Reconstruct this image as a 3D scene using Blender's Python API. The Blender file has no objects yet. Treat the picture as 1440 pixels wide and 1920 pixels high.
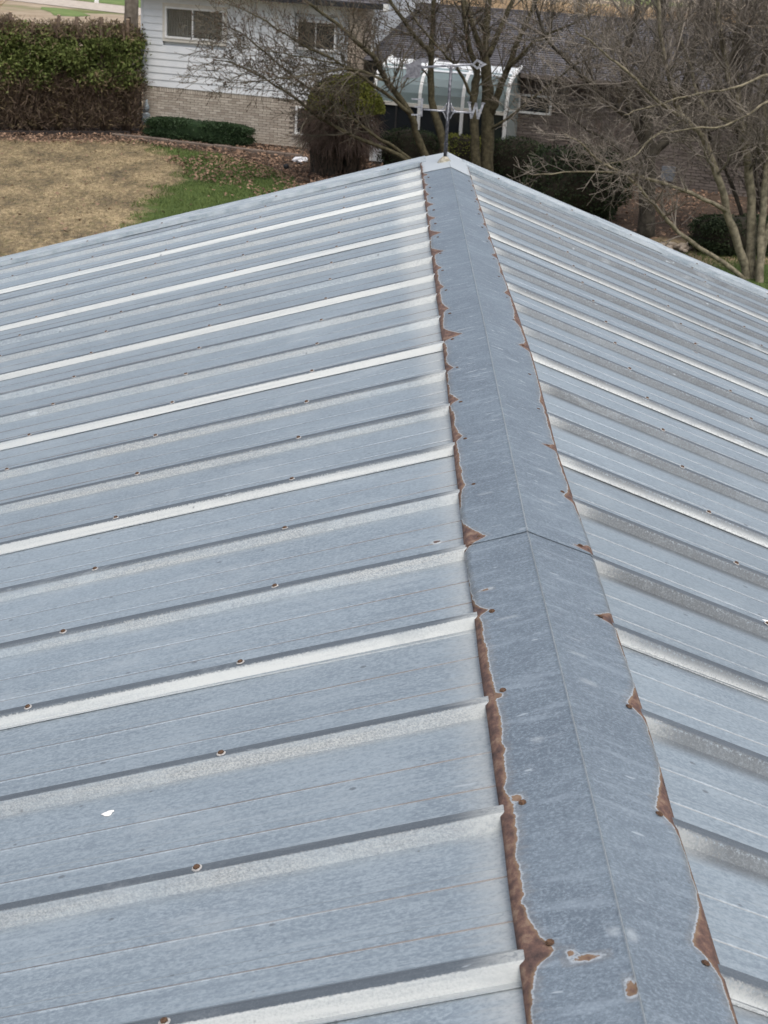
import bpy, math, random
import numpy as np
from mathutils import Vector, Matrix, noise as mnoise

scene = bpy.context.scene
R = math.radians
# ------------------------------------------------------------------ camera
RIDGE_H = 4.0
cam_d = bpy.data.cameras.new('camera')
cam = bpy.data.objects.new('camera', cam_d)
scene.collection.objects.link(cam)
scene.camera = cam
PITCH, YAW, ROLL = 0.3742, 0.0160, 0.0611
fw = Vector((math.sin(YAW) * math.cos(PITCH), math.cos(YAW) * math.cos(PITCH), -math.sin(PITCH)))
rt = fw.cross(Vector((0, 0, 1))).normalized()
up = rt.cross(fw)
r2 = rt * math.cos(ROLL) + up * math.sin(ROLL)
u2 = up * math.cos(ROLL) - rt * math.sin(ROLL)
cam.matrix_world = Matrix(((r2.x, u2.x, -fw.x, -0.3265), (r2.y, u2.y, -fw.y, -2.6052),
                           (r2.z, u2.z, -fw.z, RIDGE_H + 1.0476), (0, 0, 0, 1)))
cam_d.sensor_fit = 'VERTICAL'
cam_d.sensor_height = 24.0
cam_d.sensor_width = 18.0
cam_d.lens = 2750.0 / 1920.0 * 24.0
cam_d.clip_start = 0.05
cam_d.clip_end = 3000
cam_d.dof.use_dof = True
cam_d.dof.focus_distance = 2.9
cam_d.dof.aperture_fstop = 13
scene.render.resolution_x, scene.render.resolution_y = 768, 1024

# ------------------------------------------------------------------ sky, sun, exposure
SUN_EL, SUN_AZ = 64.0, 158.0          # azimuth clockwise from +Y (away from the camera)
world = bpy.data.worlds.new('World')
scene.world = world
world.use_nodes = True
wn = world.node_tree
bg = wn.nodes['Background']
sky = wn.nodes.new('ShaderNodeTexSky')
sky.sky_type = 'NISHITA'
sky.sun_disc = False
sky.sun_elevation = R(SUN_EL)
sky.sun_rotation = R(SUN_AZ)
sky.air_density = 1.0
sky.dust_density = 6.0
sky.ozone_density = 1.0
hs = wn.nodes.new('ShaderNodeHueSaturation')
hs.inputs['Saturation'].default_value = 0.62
wn.links.new(sky.outputs[0], hs.inputs['Color'])
wn.links.new(hs.outputs[0], bg.inputs['Color'])
bg.inputs['Strength'].default_value = 0.15
sun_d = bpy.data.lights.new('sun', 'SUN')
sun_d.energy = 1.05
sun_d.angle = R(60)
sun_d.color = (1.0, 0.96, 0.9)
sun = bpy.data.objects.new('sun', sun_d)
scene.collection.objects.link(sun)
sd = Vector((math.sin(R(SUN_AZ)) * math.cos(R(SUN_EL)), math.cos(R(SUN_AZ)) * math.cos(R(SUN_EL)), math.sin(R(SUN_EL))))
sun.rotation_euler = sd.to_track_quat('Z', 'Y').to_euler()
scene.view_settings.view_transform = 'Standard'
scene.view_settings.look = 'None'
scene.view_settings.gamma = 1.0
scene.view_settings.use_curve_mapping = False
scene.view_settings.exposure = 0.28

# ------------------------------------------------------------------ mesh helpers
col = scene.collection
rng = random.Random(7)


def tag(o, label=None, cat=None, group=None, kind=None):
    if label: o['label'] = label
    if cat: o['category'] = cat
    if group: o['group'] = group
    if kind: o['kind'] = kind
    return o


def empty(name, loc=(0, 0, 0), rz=0.0, label=None, cat=None, group=None):
    o = bpy.data.objects.new(name, None)
    o.empty_display_size = 0.1
    col.objects.link(o)
    o.location = loc
    o.rotation_euler = (0, 0, rz)
    return tag(o, label, cat, group)


def link(name, me, mat, parent=None, kind=None):
    o = bpy.data.objects.new(name, me)
    col.objects.link(o)
    if mat is not None and not me.materials:
        me.materials.append(mat)
    if parent is not None: o.parent = parent
    if kind: o['kind'] = kind
    return o


class MB:
    def __init__(s):
        s.v, s.f = [], []

    def poly(s, pts):
        b = len(s.v)
        s.v.extend(tuple(p) for p in pts)
        s.f.append(tuple(range(b, b + len(pts))))

    def box(s, x0, x1, y0, y1, z0, z1):
        b = len(s.v)
        s.v += [(x0, y0, z0), (x1, y0, z0), (x1, y1, z0), (x0, y1, z0), (x0, y0, z1), (x1, y0, z1), (x1, y1, z1), (x0, y1, z1)]
        for q in ((0, 3, 2, 1), (4, 5, 6, 7), (0, 1, 5, 4), (1, 2, 6, 5), (2, 3, 7, 6), (3, 0, 4, 7)):
            s.f.append(tuple(b + i for i in q))
        return s

    def bevbox(s, x0, x1, y0, y1, z0, z1, c):
        # box whose eight vertical and horizontal edges are chamfered by c
        b = len(s.v)
        rings = [(z0, c), (z0 + c, 0), (z1 - c, 0), (z1, c)]
        for z, i in rings:
            s.v += [(x0 + i + c, y0 + i, z), (x1 - i - c, y0 + i, z), (x1 - i, y0 + i + c, z), (x1 - i, y1 - i - c, z),
                    (x1 - i - c, y1 - i, z), (x0 + i + c, y1 - i, z), (x0 + i, y1 - i - c, z), (x0 + i, y0 + i + c, z)]
        for k in range(3):
            for j in range(8):
                s.f.append((b + k * 8 + j, b + k * 8 + (j + 1) % 8, b + (k + 1) * 8 + (j + 1) % 8, b + (k + 1) * 8 + j))
        s.f.append(tuple(b + j for j in range(7, -1, -1)))
        s.f.append(tuple(b + 24 + j for j in range(8)))
        return s

    def tube(s, pts, rads, n=6, cap=True):
        pts = [Vector(p) for p in pts]
        m = len(pts)
        b = len(s.v)
        t0 = (pts[1] - pts[0]).normalized()
        a = t0.orthogonal().normalized()
        for i, p in enumerate(pts):
            t = (pts[min(i + 1, m - 1)] - pts[max(i - 1, 0)])
            t = t.normalized() if t.length > 1e-9 else t0
            a = (a - t * a.dot(t))
            a = a.normalized() if a.length > 1e-6 else t.orthogonal().normalized()
            c = t.cross(a)
            r = rads[i] if hasattr(rads, '__len__') else rads
            for k in range(n):
                th = 2 * math.pi * k / n
                q = p + a * (math.cos(th) * r) + c * (math.sin(th) * r)
                s.v.append((q.x, q.y, q.z))
        for i in range(m - 1):
            for k in range(n):
                s.f.append((b + i * n + k, b + i * n + (k + 1) % n, b + (i + 1) * n + (k + 1) % n, b + (i + 1) * n + k))
        if cap:
            s.f.append(tuple(b + k for k in range(n - 1, -1, -1)))
            s.f.append(tuple(b + (m - 1) * n + k for k in range(n)))
        return s

    def lathe(s, prof, n=14, c=(0, 0, 0)):
        b = len(s.v)
        for r, z in prof:
            for k in range(n):
                th = 2 * math.pi * k / n
                s.v.append((c[0] + r * math.cos(th), c[1] + r * math.sin(th), c[2] + z))
        for i in range(len(prof) - 1):
            for k in range(n):
                s.f.append((b + i * n + k, b + i * n + (k + 1) % n, b + (i + 1) * n + (k + 1) % n, b + (i + 1) * n + k))
        s.f.append(tuple(b + k for k in range(n - 1, -1, -1)))
        s.f.append(tuple(b + (len(prof) - 1) * n + k for k in range(n)))
        return s

    def prism(s, pts, y0, y1):
        # outline in x,z extruded along y
        b = len(s.v); n = len(pts)
        s.v += [(x, y0, z) for x, z in pts] + [(x, y1, z) for x, z in pts]
        s.f.append(tuple(range(b, b + n)))
        s.f.append(tuple(range(b + 2 * n - 1, b + n - 1, -1)))
        for i in range(n):
            j = (i + 1) % n
            s.f.append((b + i, b + n + i, b + n + j, b + j))
        return s

    def mesh(s, name, smooth=False):
        me = bpy.data.meshes.new(name)
        me.from_pydata(s.v, [], s.f)
        if smooth:
            me.polygons.foreach_set('use_smooth', [True] * len(me.polygons))
        me.update()
        return me

    def build(s, name, mat, parent=None, smooth=False, kind=None):
        return link(name, s.mesh(name, smooth), mat, parent, kind)


# ------------------------------------------------------------------ material helpers
class NT:
    def __init__(s, name):
        s.m = bpy.data.materials.new(name)
        s.m.use_nodes = True
        s.t = s.m.node_tree
        s.b = s.t.nodes['Principled BSDF']

    def n(s, kind, **kw):
        x = s.t.nodes.new(kind)
        for k, v in kw.items(): setattr(x, k, v)
        return x

    def set(s, sock, v):
        if isinstance(v, bpy.types.NodeSocket): s.t.links.new(v, sock)
        elif v is not None:
            if hasattr(sock.default_value, '__len__') and not hasattr(v, '__len__'): v = (v, v, v)
            if sock.type == 'RGBA' and len(v) == 3: v = (*v, 1)
            sock.default_value = v

    def math(s, op, a, b=None, c=None, clamp=False):
        x = s.n('ShaderNodeMath', operation=op, use_clamp=clamp)
        s.set(x.inputs[0], a)
        if b is not None: s.set(x.inputs[1], b)
        if c is not None: s.set(x.inputs[2], c)
        return x.outputs[0]

    def mix(s, f, a, b, blend='MIX'):
        x = s.n('ShaderNodeMix', data_type='RGBA', blend_type=blend)
        s.set(x.inputs[0], f); s.set(x.inputs[6], a); s.set(x.inputs[7], b)
        return x.outputs[2]

    def sm(s, v, a, b, lo=0.0, hi=1.0):
        x = s.n('ShaderNodeMapRange', interpolation_type='SMOOTHSTEP')
        s.set(x.inputs[0], v)
        x.inputs[1].default_value = a; x.inputs[2].default_value = b
        x.inputs[3].default_value = lo; x.inputs[4].default_value = hi
        return x.outputs[0]

    def noise(s, vec, scale, detail=3, rough=0.55, dist=0.0):
        x = s.n('ShaderNodeTexNoise')
        s.set(x.inputs['Vector'], vec)
        x.inputs['Scale'].default_value = scale; x.inputs['Detail'].default_value = detail
        x.inputs['Roughness'].default_value = rough; x.inputs['Distortion'].default_value = dist
        return x.outputs[0]

    def voro(s, vec, scale, feature='F1', out='Distance'):
        x = s.n('ShaderNodeTexVoronoi', feature=feature)
        s.set(x.inputs['Vector'], vec); x.inputs['Scale'].default_value = scale
        return x.outputs[out]

    def scale(s, vec, sc, loc=(0, 0, 0)):
        x = s.n('ShaderNodeMapping')
        s.set(x.inputs[0], vec); x.inputs['Scale'].default_value = sc; x.inputs['Location'].default_value = loc
        return x.outputs[0]

    def ramp(s, f, stops, interp='LINEAR'):
        x = s.n('ShaderNodeValToRGB')
        s.set(x.inputs[0], f)
        cr = x.color_ramp; cr.interpolation = interp
        while len(cr.elements) < len(stops): cr.elements.new(0.5)
        for e, (p, c) in zip(cr.elements, stops):
            e.position = p; e.color = (*c, 1) if len(c) == 3 else c
        return x.outputs[0]

    def obj(s): return s.n('ShaderNodeTexCoord').outputs['Object']
    def pos(s): return s.n('ShaderNodeNewGeometry').outputs['Position']
    def island(s): return s.n('ShaderNodeNewGeometry').outputs['Random Per Island']
    def objrand(s): return s.n('ShaderNodeObjectInfo').outputs['Random']
    def sep(s, v): return s.n('ShaderNodeSeparateXYZ'), v

    def xyz(s, v):
        x = s.n('ShaderNodeSeparateXYZ'); s.set(x.inputs[0], v)
        return x.outputs

    def attr(s, name): return s.n('ShaderNodeAttribute', attribute_name=name).outputs['Fac']

    def bump(s, h, strength=0.3, dist=0.01):
        x = s.n('ShaderNodeBump')
        s.set(x.inputs['Height'], h)
        x.inputs['Strength'].default_value = strength; x.inputs['Distance'].default_value = dist
        s.set(s.b.inputs['Normal'], x.outputs[0])

    def out(s, color=None, rough=None, metal=None, spec=None):
        if color is not None: s.set(s.b.inputs['Base Color'], color)
        if rough is not None: s.set(s.b.inputs['Roughness'], rough)
        if metal is not None: s.set(s.b.inputs['Metallic'], metal)
        if spec is not None: s.set(s.b.inputs['Specular IOR Level'], spec)
        return s.m


def varied(name, c0, c1, sc=6.0, rough=0.8, isl=0.5, bump=0.0, bsc=40, metal=0.0, spec=0.3):
    """two-tone material: position noise plus a random tone for each separate piece"""
    t = NT(name)
    p = t.pos()
    f = t.noise(p, sc, 4)
    f = t.sm(f, 0.3, 0.7)
    if isl > 0:
        f = t.math('ADD', t.math('MULTIPLY', f, 1 - isl), t.math('MULTIPLY', t.island(), isl))
    if bump: t.bump(t.noise(p, bsc, 4), bump, 0.01)
    return t.out(t.mix(f, c0, c1), rough, metal, spec)


SP = 0.3048


def roof_material(name, side):
    t = NT(name)
    o = t.xyz(t.obj())
    wp = t.pos()
    w = t.xyz(wp)
    d = t.math('ABSOLUTE', o[0])
    yr = t.math('ADD', t.math('DIVIDE', o[1], SP), 0.5)
    idx = t.math('FLOOR', yr)
    q = t.math('MULTIPLY', t.math('SUBTRACT', t.math('SUBTRACT', yr, idx), 0.5), SP)
    lap = t.math('LESS_THAN', t.math('ABSOLUTE', idx), 0.5)
    # noises
    st = t.noise(t.scale(wp, (0.6, 26, 0.6)), 4.0, 4, 0.65)           # streaks running down the slope
    sp = t.noise(t.scale(wp, (1.0, 1.5, 1.0)), 130, 3, 0.7)          # spangle of the zinc
    big = t.noise(wp, 2.3, 4, 0.6)
    fine = t.noise(wp, 420, 2, 0.6)
    grit = t.noise(t.scale(wp, (1, 1, 1)), 260, 2, 0.7)
    base = t.mix(t.sm(big, 0.3, 0.7), (0.285, 0.336, 0.388), (0.345, 0.402, 0.456))
    cl = t.noise(t.scale(wp, (0.7, 1.6, 0.7), (4, 2, 1)), 9, 5, 0.7)
    base = t.mix(t.math('MULTIPLY', t.sm(cl, 0.5, 0.68), 0.65), base, (0.425, 0.48, 0.53))
    base = t.mix(t.math('MULTIPLY', t.sm(cl, 0.48, 0.28), 0.4), base, (0.22, 0.263, 0.312))
    base = t.mix(t.math('MULTIPLY', t.sm(sp, 0.46, 0.62), 0.75), base, (0.45, 0.51, 0.565))
    base = t.mix(t.math('MULTIPLY', t.sm(sp, 0.46, 0.32), 0.45), base, (0.175, 0.212, 0.258))
    base = t.mix(t.math('MULTIPLY', t.sm(st, 0.52, 0.72), 0.6), base, (0.45, 0.50, 0.545))
    base = t.mix(t.math('MULTIPLY', t.sm(st, 0.48, 0.28), 0.5), base, (0.23, 0.273, 0.322))

    def band(a, b, sa, sb, v=None):
        v = q if v is None else v
        return t.math('MULTIPLY', t.sm(v, a - sa, a + sa), t.sm(v, b - sb, b + sb, 1.0, 0.0))
    qn = t.math('ADD', q, t.math('MULTIPLY', t.math('SUBTRACT', grit, 0.5), 0.016))
    # crest and far side of each rib: dull dark patina
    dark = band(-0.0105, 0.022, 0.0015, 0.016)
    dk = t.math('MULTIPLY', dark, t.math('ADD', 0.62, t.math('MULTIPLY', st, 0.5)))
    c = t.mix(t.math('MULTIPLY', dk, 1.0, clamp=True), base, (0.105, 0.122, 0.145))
    if side < 0:
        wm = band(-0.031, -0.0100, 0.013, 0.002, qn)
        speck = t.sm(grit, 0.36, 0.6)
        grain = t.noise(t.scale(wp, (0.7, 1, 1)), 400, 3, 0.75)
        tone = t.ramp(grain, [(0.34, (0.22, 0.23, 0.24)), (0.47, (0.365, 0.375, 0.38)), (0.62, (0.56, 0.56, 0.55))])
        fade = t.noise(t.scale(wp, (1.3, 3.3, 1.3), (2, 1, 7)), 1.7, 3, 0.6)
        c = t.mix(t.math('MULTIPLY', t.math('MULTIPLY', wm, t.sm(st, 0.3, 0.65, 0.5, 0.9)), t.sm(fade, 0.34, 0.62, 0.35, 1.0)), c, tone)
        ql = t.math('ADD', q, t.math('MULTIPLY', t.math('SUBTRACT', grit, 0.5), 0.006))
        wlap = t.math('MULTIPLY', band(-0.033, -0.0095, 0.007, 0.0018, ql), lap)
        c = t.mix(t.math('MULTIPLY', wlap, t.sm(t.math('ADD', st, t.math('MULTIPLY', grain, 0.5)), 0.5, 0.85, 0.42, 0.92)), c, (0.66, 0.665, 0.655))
        dull = wm
        # chalky band where the panel runs in under the ridge cap
        dn = t.math('ADD', d, t.math('ADD', t.math('MULTIPLY', t.math('SUBTRACT', st, 0.5), 0.10), t.math('MULTIPLY', t.math('SUBTRACT', sp, 0.5), 0.05)))
        dn = t.math('SUBTRACT', dn, t.sm(w[1], 0.0, 3.5, 0.0, 0.09))
        ch = t.math('MULTIPLY', t.sm(dn, 0.12, 0.20, 1, 0), t.sm(sp, 0.3, 0.6, 0.35, 0.8))
        c = t.mix(ch, c, (0.62, 0.625, 0.615))
    else:
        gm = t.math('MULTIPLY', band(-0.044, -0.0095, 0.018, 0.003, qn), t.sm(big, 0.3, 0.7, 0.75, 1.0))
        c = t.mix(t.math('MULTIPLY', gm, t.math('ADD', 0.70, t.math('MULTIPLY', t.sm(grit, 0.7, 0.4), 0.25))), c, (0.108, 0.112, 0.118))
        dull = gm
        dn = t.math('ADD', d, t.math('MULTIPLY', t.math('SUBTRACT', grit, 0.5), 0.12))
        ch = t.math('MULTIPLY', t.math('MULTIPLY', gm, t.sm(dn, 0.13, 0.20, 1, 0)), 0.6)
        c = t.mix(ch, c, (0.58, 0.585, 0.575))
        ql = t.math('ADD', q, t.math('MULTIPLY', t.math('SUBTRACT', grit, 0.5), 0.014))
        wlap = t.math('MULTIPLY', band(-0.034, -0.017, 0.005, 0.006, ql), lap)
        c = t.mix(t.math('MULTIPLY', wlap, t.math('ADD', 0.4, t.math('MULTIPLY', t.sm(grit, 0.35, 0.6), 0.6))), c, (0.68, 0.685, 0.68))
    # grime caught along the two shallow stiffeners of each flat
    qq = t.math('SUBTRACT', yr, idx)
    for a in (0.82, 0.12):
        e = t.math('MULTIPLY', t.math('SUBTRACT', qq, a), SP)
        ln = band(-0.0124, -0.0102, 0.0005, 0.0005, e)
        k = t.math('MULTIPLY', ln, t.sm(t.noise(t.scale(wp, (1.5, 30, 1.5), (3, a * 9, 0)), 3, 2), 0.3, 0.55, 0.6, 1.0))
        if side < 0: c = t.mix(t.math('MULTIPLY', k, 0.85), c, (0.19, 0.15, 0.13))
        else: c = t.mix(t.math('MULTIPLY', k, 0.5), c, (0.40, 0.37, 0.33))
        l2 = band(0.0085, 0.0102, 0.0006, 0.0006, e)
        c = t.mix(t.math('MULTIPLY', l2, 0.4), c, (0.5, 0.5, 0.48))
    blot = t.noise(t.scale(wp, (0.8, 1.3, 0.8), (9, 3, 5)), 3.2, 6, 0.75, 0.8)
    c = t.mix(t.math('MULTIPLY', t.sm(blot, 0.54, 0.70), 0.40), c, (0.52, 0.555, 0.585))
    c = t.mix(t.math('MULTIPLY', t.sm(blot, 0.44, 0.30), 0.30), c, (0.20, 0.235, 0.275))
    # scattered dark specks and pale flecks
    vr = t.n('ShaderNodeTexVoronoi', voronoi_dimensions='2D'); t.set(vr.inputs['Vector'], t.scale(wp, (0.75, 1, 0.6))); vr.inputs['Scale'].default_value = 13
    vd = vr.outputs['Distance']
    pick = t.xyz(vr.outputs['Color'])
    ds = t.math('MULTIPLY', t.sm(t.math('ADD', vd, t.math('ADD', t.math('MULTIPLY', fine, 0.03), t.math('MULTIPLY', pick[1], 0.05))), 0.085, 0.055), t.math('GREATER_THAN', pick[0], 0.76))
    c = t.mix(t.math('MULTIPLY', ds, 0.65), c, (0.13, 0.14, 0.155))
    pf = t.math('MULTIPLY', t.sm(t.noise(t.scale(wp, (0.35, 1.6, 0.35), (5, 1, 2)), 38, 3), 0.70, 0.76), 0.6)
    c = t.mix(pf, c, (0.6, 0.64, 0.68))
    c = t.mix(t.math('MULTIPLY', t.math('SUBTRACT', fine, 0.5), 0.5, clamp=True), c, (0.55, 0.6, 0.66))
    for (px_, py_, pz_, pr_) in ([(-0.1755, 0.093, 3.931, .0065)] if side < 0 else [(1.071, 3.177, 3.608, .012), (.922, 2.891, 3.658, .008), (.878, 2.686, 3.674, .008)]):
        vm = t.n('ShaderNodeVectorMath', operation='DISTANCE'); t.set(vm.inputs[0], t.scale(wp, (.75, 1, 1))); vm.inputs[1].default_value = (px_ * .75, py_, pz_)
        dd_ = t.math('ADD', vm.outputs['Value'], t.math('MULTIPLY', t.math('SUBTRACT', sp, 0.5), 0.012))
        c = t.mix(t.math('MULTIPLY', t.sm(dd_, pr_ * 1.7, pr_ * 1.2), 0.8), c, (0.55, 0.57, 0.58))
        c = t.mix(t.sm(dd_, pr_, pr_ * .8), c, (0.17, 0.10, 0.075))
    t.bump(t.math('ADD', t.math('MULTIPLY', sp, 0.5), big), 0.16, 0.004)
    rough = t.math('ADD', 0.34, t.math('MULTIPLY', sp, 0.14))
    c = t.mix(1.0, c, (0.775, 0.81, 0.815), 'MULTIPLY')
    rnd = t.math('ADD', 0.93, t.math('MULTIPLY', t.objrand(), 0.14))
    c = t.mix(1.0, c, rnd, 'MULTIPLY')
    rough = t.math('ADD', rough, t.math('MULTIPLY', t.math('MAXIMUM', dull, dark), 0.22))
    spc = t.math('SUBTRACT', 1.0, t.math('MULTIPLY', t.math('MAXIMUM', dull, dark), 0.4))
    return t.out(c, rough, 0.25, spc)


def cap_material():
    t = NT('weathered_zinc_cap')
    wp = t.pos()
    rv = t.attr('rust'); wv = t.attr('pale')
    sp = t.noise(t.scale(wp, (1, 1.2, 1)), 190, 4, 0.8)
    sp2 = t.noise(wp, 48, 4, 0.7)
    big = t.noise(wp, 3.5, 4, 0.6)
    fine = t.noise(wp, 300, 2, 0.6)
    c = t.mix(t.sm(big, 0.3, 0.7), (0.165, 0.20, 0.24), (0.225, 0.27, 0.315))
    c = t.mix(t.math('MULTIPLY', t.sm(sp, 0.46, 0.64), 0.75), c, (0.36, 0.415, 0.47))
    c = t.mix(t.math('MULTIPLY', t.sm(sp, 0.44, 0.30), 0.7), c, (0.10, 0.125, 0.155))
    c = t.mix(t.math('MULTIPLY', t.sm(sp2, 0.5, 0.30), 0.5), c, (0.15, 0.18, 0.22))
    # run-off streaks across the cap and small chalk flecks
    x = t.xyz(wp)
    sk = t.noise(t.scale(wp, (6, 34, 6)), 3.2, 3, 0.62, 0.6)
    c = t.mix(t.math('MULTIPLY', t.sm(sk, 0.615, 0.72), t.sm(x[1], -1.2, 1.2, 0.10, 0.95)), c, (0.62, 0.66, 0.70))
    sk2 = t.noise(t.scale(wp, (3, 16, 3), (1, 4, 2)), 3.0, 4, 0.65)
    c = t.mix(t.math('MULTIPLY', t.sm(sk2, 0.50, 0.70), 0.38), c, (0.42, 0.48, 0.54))
    fl = t.noise(t.scale(wp, (0.5, 1.9, 0.5), (2, 7, 1)), 34, 2)
    c = t.mix(t.math('MULTIPLY', t.sm(fl, 0.70, 0.77), 0.6), c, (0.60, 0.65, 0.70))
    c = t.mix(t.math('MULTIPLY', wv, 0.9), c, (0.66, 0.69, 0.71))  # pale spots and crease, plus the painted glare of the far end piece
    r = t.math('ADD', rv, t.math('ADD', t.math('MULTIPLY', t.math('SUBTRACT', fine, 0.5), 0.0022), t.math('MULTIPLY', t.math('SUBTRACT', sp2, 0.5), 0.012)))
    stain = t.math('MULTIPLY', t.sm(t.math('ADD', rv, t.math('MULTIPLY', t.math('SUBTRACT', sk, 0.5), 0.03)), -0.016, 0.0), 0.30)
    c = t.mix(stain, c, (0.27, 0.235, 0.205))
    halo = t.math('MULTIPLY', t.sm(r, -0.0036, -0.0006), t.sm(sp, 0.3, 0.6, 0.25, 0.75))
    c = t.mix(halo, c, (0.58, 0.62, 0.66))
    rn = t.noise(t.scale(wp, (1, 0.7, 1)), 55, 5, 0.7)
    rc = t.ramp(rn, [(0.30, (0.050, 0.032, 0.030)), (0.44, (0.108, 0.062, 0.052)), (0.54, (0.165, 0.092, 0.070)), (0.66, (0.26, 0.175, 0.125))])
    rc = t.mix(t.sm(r, 0.006, 0.0, 0.0, 0.7), rc, (0.25, 0.165, 0.10))
    rm = t.sm(r, -0.0006, 0.0006)
    c = t.mix(rm, c, rc)
    rough = t.mix(rm, t.math('ADD', 0.40, t.math('MULTIPLY', sp, 0.2)), (0.85, 0.85, 0.85))
    c = t.mix(1.0, c, (0.83, 0.865, 0.88), 'MULTIPLY')
    met = t.math('MULTIPLY', t.math('SUBTRACT', 1.0, rm), 0.30)
    t.bump(t.math('ADD', t.math('MULTIPLY', sp, 0.6), t.math('MULTIPLY', rn, rm)), 0.15, 0.004)
    return t.out(c, rough, met, 0.5)


MAT = {}
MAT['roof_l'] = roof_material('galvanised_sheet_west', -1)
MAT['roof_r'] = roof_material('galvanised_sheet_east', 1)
MAT['cap'] = cap_material()
_t = NT('galvanised_trim')
_p = _t.pos()
_c = _t.mix(_t.sm(_t.noise(_t.scale(_p, (1, 9, 1)), 6, 5, 0.7), 0.35, 0.65), (0.27, 0.325, 0.365), (0.47, 0.52, 0.55))
_c = _t.mix(_t.math('MULTIPLY', _t.sm(_t.noise(_p, 120, 3, 0.7), 0.5, 0.7), 0.5), _c, (0.50, 0.53, 0.54))
MAT['trim'] = _t.out(_c, 0.5, 0.25, 0.45)
MAT['screw'] = varied('rusty_screw_head', (0.05, 0.030, 0.020), (0.13, 0.075, 0.045), 300, 0.8, 0)
MAT['washer'] = varied('oxidised_washer', (0.26, 0.26, 0.26), (0.46, 0.455, 0.44), 300, 0.7, 0)
MAT['barn'] = varied('weathered_barn_board', (0.16, 0.14, 0.12), (0.25, 0.22, 0.19), 5, 0.85, 0.3, 0.2)
MAT['vane'] = varied('grey_cast_metal', (0.035, 0.037, 0.046), (0.17, 0.175, 0.20), 60, 0.5, 0, 0.2, 90, 0.5, 0.5)
MAT['vane_light'] = varied('pale_cast_metal', (0.20, 0.205, 0.23), (0.46, 0.47, 0.50), 70, 0.4, 0, 0.2, 90, 0.5, 0.5)
MAT['fin'] = varied('dull_cast_metal', (0.13, 0.13, 0.145), (0.26, 0.26, 0.285), 60, 0.5, 0, 0.2, 90, 0.4, 0.5)
MAT['putty'] = varied('dried_sealant', (0.22, 0.21, 0.16), (0.42, 0.40, 0.34), 60, 0.9, 0, 0.3, 80)
MAT['dropping'] = varied('chalk_white_dropping', (0.75, 0.75, 0.72), (0.85, 0.85, 0.84), 90, 0.9, 0)

# ------------------------------------------------------------------ ground with lawn, beds and road
def seg_in(poly, x, y):
    """signed distance-like value of points to a polygon, positive inside (numpy)"""
    n = len(poly)
    dmin = np.full(x.shape, 1e9)
    ins = np.zeros(x.shape, bool)
    for i in range(n):
        ax, ay = poly[i]; bx, by = poly[(i + 1) % n]
        ex, ey = bx - ax, by - ay
        tt = np.clip(((x - ax) * ex + (y - ay) * ey) / (ex * ex + ey * ey), 0, 1)
        dmin = np.minimum(dmin, np.hypot(x - ax - tt * ex, y - ay - tt * ey))
        cond = ((ay > y) != (by > y)) & (x < ex * (y - ay) / (ey + 1e-12) + ax)
        ins ^= cond
    return np.where(ins, dmin, -dmin)


GREEN = [(-6.2, 34.2), (-5.07, 31.91), (-4.67, 30.0), (-4.56, 28.19), (-4.74, 26.46), (-4.80, 24.95), (-4.6, 23.0), (-3.5, 14), (1, 14), (1, 31), (-2.6, 32.2), (-4.3, 33.2)]
BED = [(-14, 30.9), (-9.4, 33.05), (-6.5, 34.15), (-5.23, 33.25), (-4.3, 32.85), (-3.2, 31.6), (-2.34, 30.0), (-1.9, 27), (0, 26), (3.0, 26.5), (4.2, 25.6), (6.0, 25.0), (12, 26.0), (16, 36), (-6, 40), (-14, 38)]
RGREEN = [(5.3, 22.9), (5.9, 23.3), (9, 24.2), (12, 20), (12, 12), (2, 12), (3.5, 20)]


def grid_sheet(name, x0, x1, y0, y1, st):
    nx, ny = int((x1 - x0) / st) + 1, int((y1 - y0) / st) + 1
    xs, ys = np.linspace(x0, x1, nx), np.linspace(y0, y1, ny)
    X, Y = np.meshgrid(xs, ys)
    return X, Y, nx, ny


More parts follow.
